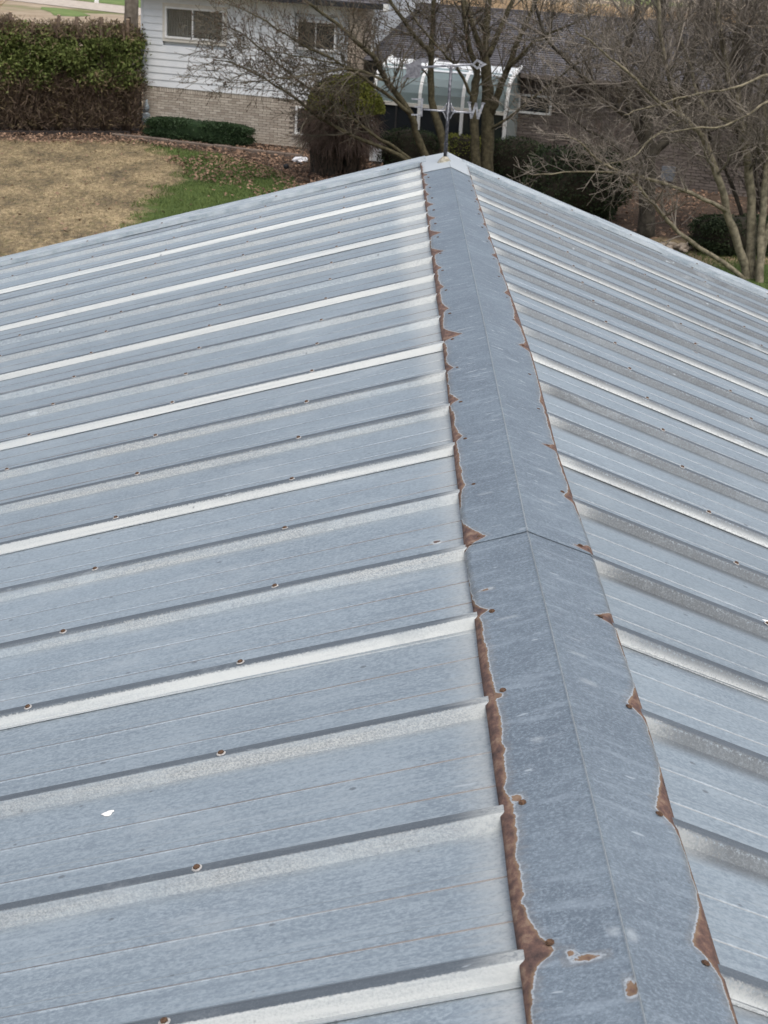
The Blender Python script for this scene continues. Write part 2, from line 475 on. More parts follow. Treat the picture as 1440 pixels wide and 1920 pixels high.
def make_ground():
    X, Y, nx, ny = grid_sheet('g', -16, 16, -8, 40, 0.2)
    Z = np.zeros_like(X)
    v = np.stack([X.ravel(), Y.ravel(), Z.ravel()], 1)
    I = np.arange(nx * ny).reshape(ny, nx)
    f = np.stack([I[:-1, :-1].ravel(), I[:-1, 1:].ravel(), I[1:, 1:].ravel(), I[1:, :-1].ravel()], 1)
    nb = len(v)
    # outer sheet out to the horizon, welded round the detailed part
    B = 1500.0
    ext = [(-B, -B, 0), (B, -B, 0), (B, B, 0), (-B, B, 0)]
    v = np.vstack([v, ext])
    c = [int(I[0, 0]), int(I[0, -1]), int(I[-1, -1]), int(I[-1, 0])]
    faces = [tuple(map(int, q)) for q in f]
    edges = [list(map(int, I[0, :])), list(map(int, I[:, -1])), list(map(int, I[-1, ::-1])), list(map(int, I[::-1, 0]))]
    for k in range(4):
        faces.append(tuple([nb + k, nb + (k + 1) % 4] + edges[k][::-1]))
    me = bpy.data.meshes.new('ground')
    me.from_pydata([tuple(q) for q in v], [], faces)
    x, y = v[:, 0], v[:, 1]
    for nm, poly in (('green', GREEN), ('bed', BED), ('rgreen', RGREEN)):
        a = me.attributes.new(nm, 'FLOAT', 'POINT')
        a.data.foreach_set('value', np.clip(seg_in(poly, x, y), -3, 3).astype(np.float32))
    me.update()
    t = NT('lawn_and_beds')
    p = t.pos(); w = t.xyz(p)
    n1 = t.noise(p, 1.1, 5, 0.65); n2 = t.noise(p, 6, 5, 0.7); n3 = t.noise(p, 40, 4, 0.7)
    ns = t.math('ADD', t.math('MULTIPLY', t.noise(t.scale(p, (1.3, 0.6, 1)), 1.0, 6, 0.75), 0.5), t.math('MULTIPLY', t.noise(t.scale(p, (1.5, 0.75, 1)), 7.5, 5, 0.75), 0.5))
    dry = t.ramp(ns, [(0.385, (0.085, 0.072, 0.052)), (0.455, (0.165, 0.132, 0.082)), (0.515, (0.26, 0.205, 0.122)), (0.59, (0.42, 0.335, 0.20))])
    dry = t.mix(t.math('MULTIPLY', t.sm(n2, 0.52, 0.68), 0.55), dry, (0.13, 0.135, 0.05))
    dry = t.mix(t.math('MULTIPLY', t.sm(n3, 0.5, 0.3), 0.6), dry, (0.075, 0.06, 0.042))
    gr = t.mix(t.sm(n2, 0.3, 0.7), (0.048, 0.080, 0.022), (0.090, 0.130, 0.040))
    gr = t.mix(t.math('MULTIPLY', t.sm(n3, 0.55, 0.75), 0.5), gr, (0.16, 0.15, 0.06))
    wob = t.math('ADD', t.math('MULTIPLY', t.math('SUBTRACT', n1, 0.5), 1.2), t.math('MULTIPLY', t.math('SUBTRACT', n2, 0.5), 0.9))
    gm = t.sm(t.math('ADD', t.attr('green'), wob), -0.15, 0.25)
    c = t.mix(gm, dry, gr)
    gm2 = t.sm(t.math('ADD', t.attr('rgreen'), wob), -0.15, 0.3)
    c = t.mix(gm2, c, gr)
    mul = t.ramp(n2, [(0.3, (0.034, 0.026, 0.021)), (0.5, (0.078, 0.056, 0.042)), (0.7, (0.12, 0.092, 0.070))])
    mul = t.mix(t.math('MULTIPLY', t.sm(n3, 0.5, 0.7), 0.6), mul, (0.17, 0.115, 0.080))
    bm = t.sm(t.math('ADD', t.attr('bed'), t.math('MULTIPLY', wob, 0.8)), -0.25, 0.2)
    c = t.mix(bm, c, mul)
    # farther off: dry stubble field
    far = t.mix(t.sm(t.noise(p, 0.6, 5, 0.7), 0.3, 0.7), (0.30, 0.24, 0.17), (0.40, 0.33, 0.25))
    far = t.mix(t.math('MULTIPLY', t.sm(t.noise(p, 0.09, 3), 0.50, 0.6), t.sm(w[1], 70, 78, 0, 0.9)), far, (0.12, 0.16, 0.05))
    c = t.mix(t.sm(w[1], 40, 44), c, far)
    t.bump(t.math('ADD', n3, n2), 0.6, 0.04)
    o = link('ground', me, t.out(c, 0.95, 0, 0.15))
    return tag(o, kind='structure')


make_ground()


def strip(name, a, b, wdt, z, mat, label=None):
    a, b = Vector(a), Vector(b)
    dr = (b - a).normalized(); nn = Vector((-dr.y, dr.x))
    mb = MB()
    k = 24
    for i in range(k):
        p, q = a.lerp(b, i / k), a.lerp(b, (i + 1) / k)
        mb.poly([(p.x - nn.x * wdt, p.y - nn.y * wdt, z), (q.x - nn.x * wdt, q.y - nn.y * wdt, z), (q.x + nn.x * wdt, q.y + nn.y * wdt, z), (p.x + nn.x * wdt, p.y + nn.y * wdt, z)])
    return tag(mb.build(name, mat), kind='structure')


MAT['gravel'] = varied('pale_gravel', (0.38, 0.33, 0.28), (0.50, 0.45, 0.39), 2.5, 0.95, 0)
MAT['verge_green'] = varied('verge_grass', (0.10, 0.16, 0.045), (0.17, 0.22, 0.075), 0.8, 0.95, 0)
strip('gravel_road', (-66, 130.6), (64, 24.0), 2.6, 0.03, MAT['gravel'])
# verge: grass beyond the road and one green patch this side of it
def blob(name, pts, z, mat):
    return tag(MBpoly(name, [(x, y, z) for x, y in pts], mat), kind='structure')


def MBpoly(name, pts, mat):
    mb = MB(); mb.poly(pts)
    return mb.build(name, mat)


blob('grass_verge', [(-25.0, 101.5), (-19.2, 96.2), (-14.9, 92.7), (-8, 87), (2, 95), (-10, 120)], 0.02, MAT['verge_green'])
blob('grass_patch', [(-20.6, 87.6), (-19.3, 87.4), (-17.7, 84.6), (-16.7, 82.2), (-17.2, 80.6), (-18.4, 80.6), (-19.2, 83.5), (-20.2, 85.5)], 0.02, MAT['verge_green'])

# ------------------------------------------------------------------ the barn with its metal roof
TH_L, TH_R = 0.2880, 0.3375
Y_END = 5.22
D_EAVE = 4.4
barn = empty('metal_roofed_barn', (0, 0, 0), 0, 'grey galvanised ribbed metal roof with rust edged ridge cap, filling the foreground', 'roof')


def rib_profile():
    """(y, z) over one pitch, rib centred on 0, starting in the flat before the rib; crest at z 0"""
    F = -0.018
    return [(-0.0225, F), (-0.0105, -0.0012), (-0.0085, 0.0), (0.0085, 0.0), (0.0115, -0.0014), (0.036, F),
            (0.0975 - 0.0122, F), (0.0975 - 0.0100, F + 0.0013), (0.0975 + 0.0085, F + 0.0013), (0.0975 + 0.0115, F),
            (0.1890 - 0.0122, F), (0.1890 - 0.0100, F + 0.0013), (0.1890 + 0.0085, F + 0.0013), (0.1890 + 0.0115, F)]


def panel_mesh(name, side, nr, y_last, seed):
    prof = [(-0.0345, -0.0165), (-0.034, -0.0155)]
    for k in range(nr):
        for y, z in rib_profile():
            prof.append((y + k * SP, z))
    prof.append((y_last, -0.018))
    prof = [q for q in prof if q[0] <= y_last + 1e-6]
    nd = 70
    ds = [0.07 + (D_EAVE - 0.07) * (i / nd) ** 1.35 for i in range(nd + 1)]
    v, f = [], []
    m = len(prof)
    for d in ds:
        for y, z in prof:
            a = mnoise.noise(Vector((d * 1.3 + seed * 3.1, y * 4 + seed, side * 5.0)))
            b = mnoise.noise(Vector((d * 0.8 + seed, seed * 7.7, side * 9.0)))
            lift = a * (0.0018 if z < -0.01 else 0.0008)
            v.append((d * side, y + b * 0.0050, z + lift))
    for i in range(nd):
        for j in range(m - 1):
            q = (i * m + j, (i + 1) * m + j, (i + 1) * m + j + 1, i * m + j + 1)
            f.append(q if side > 0 else q[::-1])
    me = bpy.data.meshes.new(name)
    me.from_pydata(v, [], f)
    me.update()
    return me


# a screw: washer with a hex head, shared by all copies
wm = MB().lathe([(0.0078, 0.0), (0.0078, 0.0008), (0.0062, 0.0022)], 12)
sm_me = MB().lathe([(0.0056, 0.0), (0.0054, 0.0010), (0.0040, 0.0012), (0.0038, 0.0022), (0.0026, 0.0024)], 8).mesh('screw')
sm_me.materials.append(MAT['screw'])
ws_me = wm.mesh('washer'); ws_me.materials.append(MAT['washer'])
ws_me.polygons.foreach_set('use_smooth', [False] * len(ws_me.polygons))
# one mesh for washer and head with two materials
comb = MB()
comb.lathe([(0.0076, 0.0), (0.0076, 0.0006), (0.0058, 0.0014)], 12)
nf = len(comb.f)
comb.lathe([(0.0050, 0.0008), (0.0051, 0.0022), (0.0045, 0.0040), (0.0030, 0.0045)], 6)
SCREW = comb.mesh('screw')
SCREW.materials.append(MAT['washer']); SCREW.materials.append(MAT['screw'])
for i, pgn in enumerate(SCREW.polygons): pgn.material_index = 0 if i < nf else 1

ROWS = [0.515, 0.941, 1.377, 1.793, 2.21, 2.63, 3.05, 3.47, 3.89]
sr = random.Random(3)
for side, th, mt in ((-1, TH_L, 'roof_l'), (1, TH_R, 'roof_r')):
    for lapi in (-10, -7, -4, -1, 2, 5, 8, 11, 14):
        last = Y_END + 0.02 - lapi * SP if lapi == 14 else 3 * SP - 0.012
        me = panel_mesh('roof_panel', side, 3, last, lapi + 0.37 * side)
        o = link('roof_panel', me, MAT[mt], barn)
        o.location = (0, lapi * SP, RIDGE_H)
        o.rotation_euler = (0, th * side, 0)
        for k in range(3):
            gi = lapi + k
            if gi < -6: continue
            for rw, d in enumerate(ROWS):
                if rw > 6: continue
                if side > 0 and rw in (1,) and sr.random() < 0.3: continue
                dd = d + sr.uniform(-0.006, 0.006)
                if side < 0 and rw == 0 and gi < 0: dd = 0.548
                s_ = link('screw', SCREW, None, o)
                s_.location = (dd * side, k * SP + sr.uniform(-0.002, 0.003), 0.0004)
                s_.rotation_euler = (sr.uniform(-0.08, 0.08), sr.uniform(-0.08, 0.08), sr.uniform(0, 1))


def lerp_tab(tab, v):
    if v <= tab[0][0]: return tab[0][1]
    for (a, x), (b, y) in zip(tab, tab[1:]):
        if v <= b: return x + (y - x) * (v - a) / (b - a)
    return tab[-1][1]


CREASE = [(-3, 0.0), (-1.4, 0.0), (-0.9, -0.002), (0.0, -0.009), (1.67, 0.001), (3.0, 0.006), (5.45, 0.018)]
WL = [(-3, .124), (-1.33, .124), (-0.9, .126), (-0.3, .130), (0, .133), (0.6, .131), (1.5, .128), (3.1, .130), (5.4, .134)]
WR = [(-3, .126), (-1.33, .127), (-0.9, .130), (-0.6, .135), (-0.3, .133), (0, .134), (0.6, .126), (1.5, .146), (3.0, .132), (5.4, .130)]
# rust flares: (position along the ridge, reach from the edge, length, skew)
fr = random.Random(11)
FL_L = [(-4.02, .044, .10), (-3.0, .020, .05), (-2.0, .020, .05), (-1.0, .030, .04), (0.06, .050, .13), (1.05, .018, .10), (2.1, .026, .10), (3.05, .030, .10), (4.0, .026, .08), (5.1, .050, .14), (6.2, .026, .12), (7.2, .022, .10), (8.2, .024, .10), (9.1, .036, .12), (10.3, .040, .12), (11.4, .030, .1), (12.5, .030, .12), (13.4, .02, .1), (14.3, .02, .1), (15.3, .026, .1), (-5, .04, .1), (-6, .03, .1)]
FL_R = [(-3.9, .036, .15), (-2.95, .032, .17), (-1.98, .030, .13), (-0.97, .040, .06), (0.05, .046, .05), (0.95, .028, .08), (2.0, .046, .05), (3.2, .020, .12), (4.2, .008, .08), (5.0, .034, .1), (6.0, .022, .2), (7.2, .024, .12), (8.3, .014, .15), (9.2, .026, .1), (10.3, .02, .1), (11.3, .02, .1), (12.4, .02, .12), (13.3, .02, .1), (14.6, .015, .1), (-5, .04, .1), (-6, .03, .1)]
BASE_L = [(-6, .014), (-4.3, .010), (-4.0, .016), (-3.6, .016), (-3.05, .020), (-2.9, .011), (-2.5, .020), (-2, .018), (-1.4, .015), (-1.0, .012), (-0.85, .002), (-.1, -.002), (0.08, .004), (0.5, -.001), (1.0, .010), (1.6, .014), (2.0, .008), (2.6, .012), (3.0, .003), (4, .007), (4.7, .012), (5, .004), (6, .015), (7, .015), (8, .014), (9, .012), (9.6, .003), (11, .010), (12, .006), (13.2, .011), (16, .009)]
BASE_R = [(-6, .006), (-4.4, .004), (-4.0, .010), (-3.7, .003), (-3.2, .002), (-2.7, .002), (-2.4, .000), (-2.0, .004), (-1.7, -.003), (-1.3, .004), (-0.95, .006), (-0.8, -.003), (0, -.003), (0.3, -.004), (0.95, .008), (1.7, .010), (2.0, .006), (2.7, .012), (3.2, .010), (4, .007), (5, .010), (5.8, .015), (6.6, .016), (7.4, .010), (8.4, .010), (9.2, .007), (10.2, .012), (11, .006), (12, .012), (16, .008)]


def rust_val(side, v, e):
    i = v / SP
    base = lerp_tab(BASE_L if side < 0 else BASE_R, i)
    T = base + 0.0050 * mnoise.noise(Vector((v * 14, side * 3.0, 0))) + 0.003 * mnoise.noise(Vector((v * 45, side * 5.0, 2)))
    for (c, reach, ln) in (FL_L if side < 0 else FL_R):
        x = (i - c) * SP
        # the flare tapers towards its tip, longer on the far side
        lnf = ln * (0.9 if x > 0 else 0.35)
        if abs(x) < lnf:
            if i > 4.5: reach *= 1.3
            T = max(T, base + (reach - base) * (1 - abs(x) / lnf) ** 1.6)
    return T - e


SPOTS = [  # side, v/SP, distance from edge, radius v, radius e, kind
    (-1, -4.05, .060, .006, .005, 'rust'), (-1, -4.09, .078, .006, .015, 'rust'), (-1, -4.30, .119, .012, .006, 'rust'),
    (-1, -2.95, .026, .008, .008, 'rust'), (-1, -.72, .030, .004, .010, 'rust'), (-1, -2.0, .024, .007, .007, 'rust'),
    (1, -3.99, .118, .013, .008, 'pale'), (-1, -3.97, .114, .009, .009, 'pale'), (1, -4.45, .055, .008, .006, 'pale'),
    (1, -1.6, .095, .006, .016, 'pale'), (1, -1.9, .09, .006, .02, 'pale'), (-1, -2.5, .07, .006, .012, 'pale'),
    (-1, -1.15, .06, .004, .02, 'pale'), (1, .7, .07, .006, .022, 'pale'), (1, 1.35, .055, .006, .018, 'pale'), (1, 2.2, .06, .005, .015, 'pale'),
    (-1, 1.9, .06, .005, .012, 'pale'), (-1, .8, .06, .006, .018, 'pale')]


def cap_piece(v0, v1, lift, white=0.0):
    st = 0.008 if v0 < 2 else 0.016
    nv = int((v1 - v0) / st)
    us = np.concatenate([[0.0, 0.010], np.linspace(0.035, 1, 28)])
    verts, faces, rust, pale = [], [], [], []
    for j in range(nv + 1):
        v = v0 + (v1 - v0) * j / nv
        cx = lerp_tab(CREASE, v)
        row = []
        for side in (-1, 1):
            th = TH_L if side < 0 else TH_R
            wd = lerp_tab(WL if side < 0 else WR, v) + 0.0015 * mnoise.noise(Vector((v * 5, side, 4.0)))
            for u in us:
                d = wd * u
                e = wd - d
                zoff = 0.0018 + lift + 0.003 * math.exp(-(d / 0.012) ** 2) * 0 - 0.0055 * max(0, (0.010 - e) / 0.010) + 0.0012 * mnoise.noise(Vector((v * 2.2, d * 7, side * 2.0)))
                if u == 0: zoff += 0.0022
                x = side * d * math.cos(th) + cx * (1 - u) + side * zoff * math.sin(th)
                z = RIDGE_H - d * math.sin(th) + zoff * math.cos(th)
                if u == 0: x, z = cx, RIDGE_H + zoff
                row.append((x, v, z))
                rr = rust_val(side, v, e)
                pp = white
                # far end piece starts near white, glare put into its colour; then single spots
                for (ss, si, se, rv_, re_, kd) in SPOTS:
                    if ss == side and abs(v - si * SP) < rv_ * 2 and abs(e - se) < re_ * 2:
                        kq = math.hypot((v - si * SP) / rv_, (e - se) / re_)
                        if kd == 'rust': rr = max(rr, (1 - kq) * min(rv_, re_))
                        else: pp = max(pp, min(1, max(0, (1.15 - kq) * 2)) * 0.40)
                if u == 0: pp = max(pp, 0.6)
                rust.append(max(-0.02, min(0.02, rr)))
                pale.append(pp)
        verts += row
    n = 60
    for j in range(nv):
        for k in range(29):
            a = j * n + k
            faces.append((a, a + n, a + n + 1, a + 1))          # left half, running outwards
            b = j * n + 30 + k
            faces.append((b, b + 1, b + n + 1, b + n))
    # folded hem under both edges and a visible thickness
    for k in (29, 59):
        base = len(verts)
        for j in range(nv + 1):
            x, y, z = verts[j * n + k]
            s_ = -1 if k == 29 else 1
            verts.append((x - s_ * 0.0004, y, z - 0.0032)); rust.append(rust[j * n + k]); pale.append(0)
        for j in range(nv):
            q = (j * n + k, base + j, base + j + 1, (j + 1) * n + k)
            faces.append(q if k == 59 else q[::-1])
    me = bpy.data.meshes.new('ridge_cap')
    me.from_pydata(verts, [], faces)
    for nm, arr in (('rust', rust), ('pale', pale)):
        a = me.attributes.new(nm, 'FLOAT', 'POINT')
        a.data.foreach_set('value', np.array(arr, np.float32))
    me.polygons.foreach_set('use_smooth', [True] * len(me.polygons))
    me.update()
    return link('ridge_cap', me, MAT['cap'], barn)


caps = [cap_piece(-3.05, 0.05, 0.0), cap_piece(-0.005, 3.09, 0.0016), cap_piece(3.05, 4.80, 0.0005), cap_piece(4.74, Y_END + 0.06, 0.0030, 0.95)]  # last piece whitened: glare at the far end painted as colour
# screws along both edges of the cap
for i in range(-6, 16):
    for side in (-1, 1):
        th = TH_L if side < 0 else TH_R
        v = i * SP + sr.uniform(-0.01, 0.012)
        if i == 0: v = 0.025
        wd = lerp_tab(WL if side < 0 else WR, v)
        e = 0.030 if side < 0 else 0.026
        if side < 0 and i == -4: e = 0.037
        d = wd - e - sr.uniform(0, 0.006)
        own = caps[0] if v < 0 else caps[1] if v < 3.06 else caps[2] if v < 4.76 else caps[3]
        zo = 0.0036
        s_ = link('screw', sm_me, None, own)
        s_.location = (side * d * math.cos(th) + side * zo * math.sin(th), v, RIDGE_H - d * math.sin(th) + zo * math.cos(th) - 0.001)
        s_.rotation_euler = (0, th * side, sr.uniform(0, 1))

# rake trim at the far gable: short lengths that lap one another
def trim_piece(side, d0, d1, lift):
    th = TH_L if side < 0 else TH_R
    prof = [(Y_END - 0.126, -0.0172), (Y_END - 0.123, 0.0035), (Y_END - 0.055, 0.0045), (Y_END - 0.048, 0.0085), (Y_END - 0.042, 0.0095), (Y_END + 0.03, 0.0095), (Y_END + 0.034, 0.007), (Y_END + 0.036, -0.12)]
    mb = MB()
    n = 16
    b = len(mb.v)
    for i in range(n + 1):
        d = d0 + (d1 - d0) * i / n
        for y, z in prof:
            mb.v.append((side * d, y + 0.003 * mnoise.noise(Vector((d * 2, side, 1))), z + lift + 0.0012 * mnoise.noise(Vector((d * 3, y * 9, side)))))
    m = len(prof)
    for i in range(n):
        for j in range(m - 1):
            q = (b + i * m + j, b + (i + 1) * m + j, b + (i + 1) * m + j + 1, b + i * m + j + 1)
            mb.f.append(q if side > 0 else q[::-1])
    o = mb.build('rake_trim', MAT['trim'], barn)
    o.location = (0, 0, RIDGE_H)
    o.rotation_euler = (0, th * side, 0)
    for k in range(int((d1 - d0) / 0.36)):
        d = d0 + 0.2 + k * 0.42
        s_ = link('screw', SCREW, None, o)
        s_.location = (side * d, Y_END - 0.112, 0.0040 + lift)
    return o


trim_piece(-1, 0.10, 0.74, 0.0025); trim_piece(-1, 0.70, 1.34, 0.001); trim_piece(-1, 1.32, 1.76, 0.0028); trim_piece(-1, 1.73, D_EAVE, 0.0012)
trim_piece(1, 0.10, 0.90, 0.001); trim_piece(1, 0.86, 1.27, 0.003); trim_piece(1, 1.25, D_EAVE, 0.0)
# walls of the barn under the roof
for side, th in ((-1, TH_L), (1, TH_R)):
    x = (D_EAVE - 0.35) * math.cos(th)
    ze = RIDGE_H - (D_EAVE - 0.35) * math.sin(th) - 0.06
    MB().box(min(side * x, side * (x - 0.12)), max(side * x, side * (x - 0.12)), -3.0, Y_END - 0.1, 0, ze).build('barn_wall', MAT['barn'], barn)
for y in (-3.0, Y_END - 0.14):
    xl, xr = -(D_EAVE - 0.5) * math.cos(TH_L), (D_EAVE - 0.5) * math.cos(TH_R)
    zl, zr = RIDGE_H + xl * math.tan(TH_L) - 0.05, RIDGE_H - xr * math.tan(TH_R) - 0.05
    MB().prism([(xl, 0), (xr, 0), (xr, zr), (0, RIDGE_H - 0.05), (xl, zl)], y, y + 0.1).build('gable_wall', MAT['barn'], barn)

# bird droppings
def dropping(loc, th, side, sx, sy, rz, label):
    mb = MB()
    n = 14
    rr = [(1 + 0.22 * math.sin(3 * a) + 0.12 * math.sin(5 * a + 1)) for a in [2 * math.pi * k / n for k in range(n)]]
    for z, s in ((0, 1), (0.0016, 0.8), (0.0024, 0.35)):
        for k in range(n):
            a = 2 * math.pi * k / n
            mb.v.append((math.cos(a) * sx * rr[k] * s, math.sin(a) * sy * rr[k] * s, z))
    for i in range(2):
        for k in range(n): mb.f.append((i * n + k, i * n + (k + 1) % n, (i + 1) * n + (k + 1) % n, (i + 1) * n + k))
    mb.f.append(tuple(2 * n + k for k in range(n)))
    o = mb.build('bird_dropping', MAT['dropping'], None, True)
    o.location = loc; o.rotation_euler = (0, th * side, rz)
    tag(o, label, 'dropping')


def on_roof(side, d, v, up=0.0):
    th = TH_L if side < 0 else TH_R
    return (side * (d * math.cos(th) + up * math.sin(th)), v, RIDGE_H - d * math.sin(th) + up * math.cos(th))


dropping(on_roof(-1, 0.723, -0.693, -0.0172), TH_L, -1, 0.009, 0.006, 0.3, 'small white bird dropping on the left slope of the metal roof')
dropping(on_roof(1, 0.522, 0.024, -0.002), TH_R, 1, 0.014, 0.008, 0.2, 'white bird dropping on a roof rib at the right edge')

# ------------------------------------------------------------------ weather vane
VY = 4.97
vane = empty('weather_vane', (-0.006, VY, RIDGE_H), 0, 'grey cast metal weather vane with arrow and compass letters on the roof ridge', 'weather vane')


def vpart(name, mb, smooth=False, mat='vane'):
    return mb.build(name, MAT[mat], vane, smooth)


Z0 = RIDGE_H
vpart('base_flange', MB().lathe([(0.042, -0.018), (0.036, -0.004), (0.027, 0.007), (0.018, 0.017), (0.011, 0.024)], 14), True, 'putty')
vpart('pole', MB().tube([(0, 0, 0.0), (-0.001, 0, 0.25), (-0.002, 0, 0.468)], [0.0095, 0.0085, 0.0075], 10), True)
vpart('collar', MB().lathe([(0.008, 0.078), (0.0115, 0.081), (0.0115, 0.088), (0.008, 0.091)], 12), True)
hub = MB().lathe([(0.008, 0.215), (0.013, 0.222), (0.015, 0.245), (0.012, 0.268), (0.008, 0.276)], 12)
vpart('hub', hub, True)


def plate(outline, y=0.0, t=0.005):
    return MB().prism(outline, y - t / 2, y + t / 2)


def arm(sgn):
    mb = MB()
    mb.tube([(0, 0, 0.247), (sgn * 0.05, 0, 0.245), (sgn * 0.125, 0, 0.246)], [0.0058, 0.0050, 0.0042], 7)
    # scrolls above and below the arm next to the hub
    for k in (1, -1):
        pts = []
        for i in range(9):
            a = i / 8
            pts.append((sgn * (0.010 + 0.024 * a), 0, 0.247 + k * (0.034 * (1 - a) ** 1.8 + 0.003)))
        mb.tube(pts, 0.0036, 6)
    return mb


for a_, nm in ((0, 'W'), (180, 'E'), (90, 'S'), (270, 'N')):
    o = arm(1).build('compass_arm', MAT['vane_light'], vane, True)
    o.rotation_euler = (0, 0, R(a_ - 4))
    if a_ in (90, 270): o.scale = (0.75, 0.75, 1)
    let = MB()

    def stroke(p, q, wdt=0.0115):
        d_ = Vector((q[0] - p[0], q[1] - p[1])); n_ = Vector((-d_.y, d_.x)).normalized() * wdt / 2
        e_ = d_.normalized() * wdt * 0.4
        let.prism([(p[0] - e_.x + n_.x, p[1] - e_.y + n_.y), (p[0] - e_.x - n_.x, p[1] - e_.y - n_.y), (q[0] + e_.x - n_.x, q[1] + e_.y - n_.y), (q[0] + e_.x + n_.x, q[1] + e_.y + n_.y)], -0.0025, 0.0025)
    xc = 0.135
    if nm == 'W':
        stroke((xc - 0.034, 0.294), (xc - 0.018, 0.222)); stroke((xc - 0.018, 0.222), (xc, 0.290)); stroke((xc, 0.290), (xc + 0.016, 0.222)); stroke((xc + 0.016, 0.222), (xc + 0.036, 0.294))
        stroke((xc - 0.042, 0.295), (xc - 0.026, 0.295), 0.005); stroke((xc + 0.028, 0.295), (xc + 0.044, 0.295), 0.005)
    elif nm == 'E':
        stroke((xc, 0.216), (xc, 0.296)); stroke((xc, 0.294), (xc + 0.05, 0.293), 0.007); stroke((xc, 0.256), (xc + 0.034, 0.256), 0.007); stroke((xc, 0.218), (xc + 0.046, 0.217), 0.007)
    elif nm == 'S':
        pts = [(xc + 0.018, 0.286), (xc, 0.294), (xc - 0.018, 0.284), (xc - 0.014, 0.266), (xc + 0.012, 0.248), (xc + 0.018, 0.230), (xc, 0.218), (xc - 0.018, 0.226)]
        for p, q in zip(pts, pts[1:]): stroke(p, q, 0.008)
    else:
        stroke((xc - 0.018, 0.217), (xc - 0.018, 0.294)); stroke((xc - 0.018, 0.294), (xc + 0.018, 0.217)); stroke((xc + 0.018, 0.217), (xc + 0.018, 0.294))
    l_ = let.build('compass_letter', MAT['vane_light'], o)
arrow = MB()
arrow.tube([(-0.150, 0, 0.447), (-0.002, 0, 0.466), (0.105, 0, 0.477)], [0.0054, 0.0060, 0.0054], 8)
for k in (-1, 1):
    arrow.tube([(0, 0, 0.425), (k * 0.006, 0, 0.448), (k * 0.022, 0, 0.460), (k * 0.042, 0, 0.4645 + k * 0.004)], [0.003, 0.003, 0.0028, 0.002], 6)
ar = vpart('arrow_shaft', arrow, True, 'vane_light')
# open diamond tip
dia_o = [(0.097, 0.476), (0.124, 0.505), (0.174, 0.482), (0.127, 0.454)]
dia_i = [(0.111, 0.4765), (0.125, 0.4915), (0.148, 0.481), (0.127, 0.4665)]
dm = MB()
for y in (-0.003, 0.003):
    b = len(dm.v)
    dm.v += [(x, y, z) for x, z in dia_o] + [(x, y, z) for x, z in dia_i]
    for i in range(4):
        j = (i + 1) % 4
        q = (b + i, b + j, b + 4 + j, b + 4 + i)
        dm.f.append(q if y < 0 else q[::-1])
for i in range(4):
    j = (i + 1) % 4
    dm.f.append((i, 8 + i, 8 + j, j)); dm.f.append((4 + i, 4 + j, 12 + j, 12 + i))
vpart('arrow_tip', dm, False, 'vane_light')
fin = [(-0.246, 0.471), (-0.232, 0.4575), (-0.215, 0.459), (-0.190, 0.472), (-0.168, 0.483), (-0.158, 0.492), (-0.140, 0.493), (-0.120, 0.486), (-0.118, 0.474), (-0.128, 0.466),
       (-0.138, 0.470), (-0.150, 0.470), (-0.153, 0.461), (-0.150, 0.456), (-0.134, 0.454), (-0.136, 0.446), (-0.150, 0.438), (-0.153, 0.420), (-0.152, 0.400), (-0.185, 0.394), (-0.214, 0.396), (-0.226, 0.392), (-0.240, 0.376), (-0.233, 0.398), (-0.222, 0.415), (-0.222, 0.438)]
vpart('arrow_fin', plate(fin, 0, 0.006), False, 'fin')
for o in vane.children:
    if o.name.startswith(('arrow',)): o.rotation_euler = (0, 0, R(-3))
# ------------------------------------------------------------------ the house
MAT['siding'] = varied('white_painted_siding', (0.62, 0.66, 0.69), (0.72, 0.75, 0.775), 3, 0.6, 0.35, 0.03, 30)
MAT['whiteframe'] = varied('white_frame_paint', (0.72, 0.74, 0.74), (0.80, 0.81, 0.80), 8, 0.5, 0)
MAT['creamtrim'] = varied('cream_trim_paint', (0.60, 0.58, 0.52), (0.68, 0.66, 0.60), 5, 0.6, 0)
MAT['brick_buff'] = varied('buff_brick', (0.36, 0.315, 0.26), (0.56, 0.51, 0.435), 9, 0.9, 0.75, 0.2, 60)
MAT['brick_obj'] = None
tb = NT('buff_brick_single')
MAT['brick_obj'] = tb.out(tb.mix(tb.math('ADD', tb.math('MULTIPLY', tb.objrand(), 0.75), tb.math('MULTIPLY', tb.noise(tb.pos(), 30, 3), 0.3)), (0.33, 0.285, 0.235), (0.57, 0.52, 0.445)), 0.9, 0, 0.2)
MAT['mortar'] = varied('grey_mortar', (0.21, 0.19, 0.165), (0.28, 0.25, 0.22), 20, 0.95, 0)
MAT['brick_brown'] = varied('brown_grey_brick', (0.105, 0.088, 0.078), (0.19, 0.165, 0.15), 5, 0.9, 0.7, 0.2, 60)
MAT['mortar_dark'] = varied('dark_mortar', (0.07, 0.06, 0.055), (0.1, 0.09, 0.08), 20, 0.95, 0)
MAT['chimney'] = varied('tan_chimney_brick', (0.33, 0.275, 0.22), (0.56, 0.48, 0.395), 5, 0.9, 0.7)
MAT['shingle'] = varied('charcoal_shingle', (0.055, 0.055, 0.062), (0.135, 0.13, 0.14), 3, 0.9, 0.65, 0.2, 80)
MAT['blackmetal'] = varied('black_gutter_metal', (0.015, 0.017, 0.02), (0.035, 0.037, 0.04), 6, 0.5, 0)
MAT['foundation'] = varied('dull_concrete', (0.25, 0.24, 0.22), (0.36, 0.34, 0.31), 6, 0.95, 0, 0.2)
tg = NT('dark_window_glass')
MAT['glass'] = tg.out((0.022, 0.026, 0.030), 0.06, 0, 0.6)
tg = NT('window_glass_clear')
tg.set(tg.b.inputs['Transmission Weight'], 1.0)
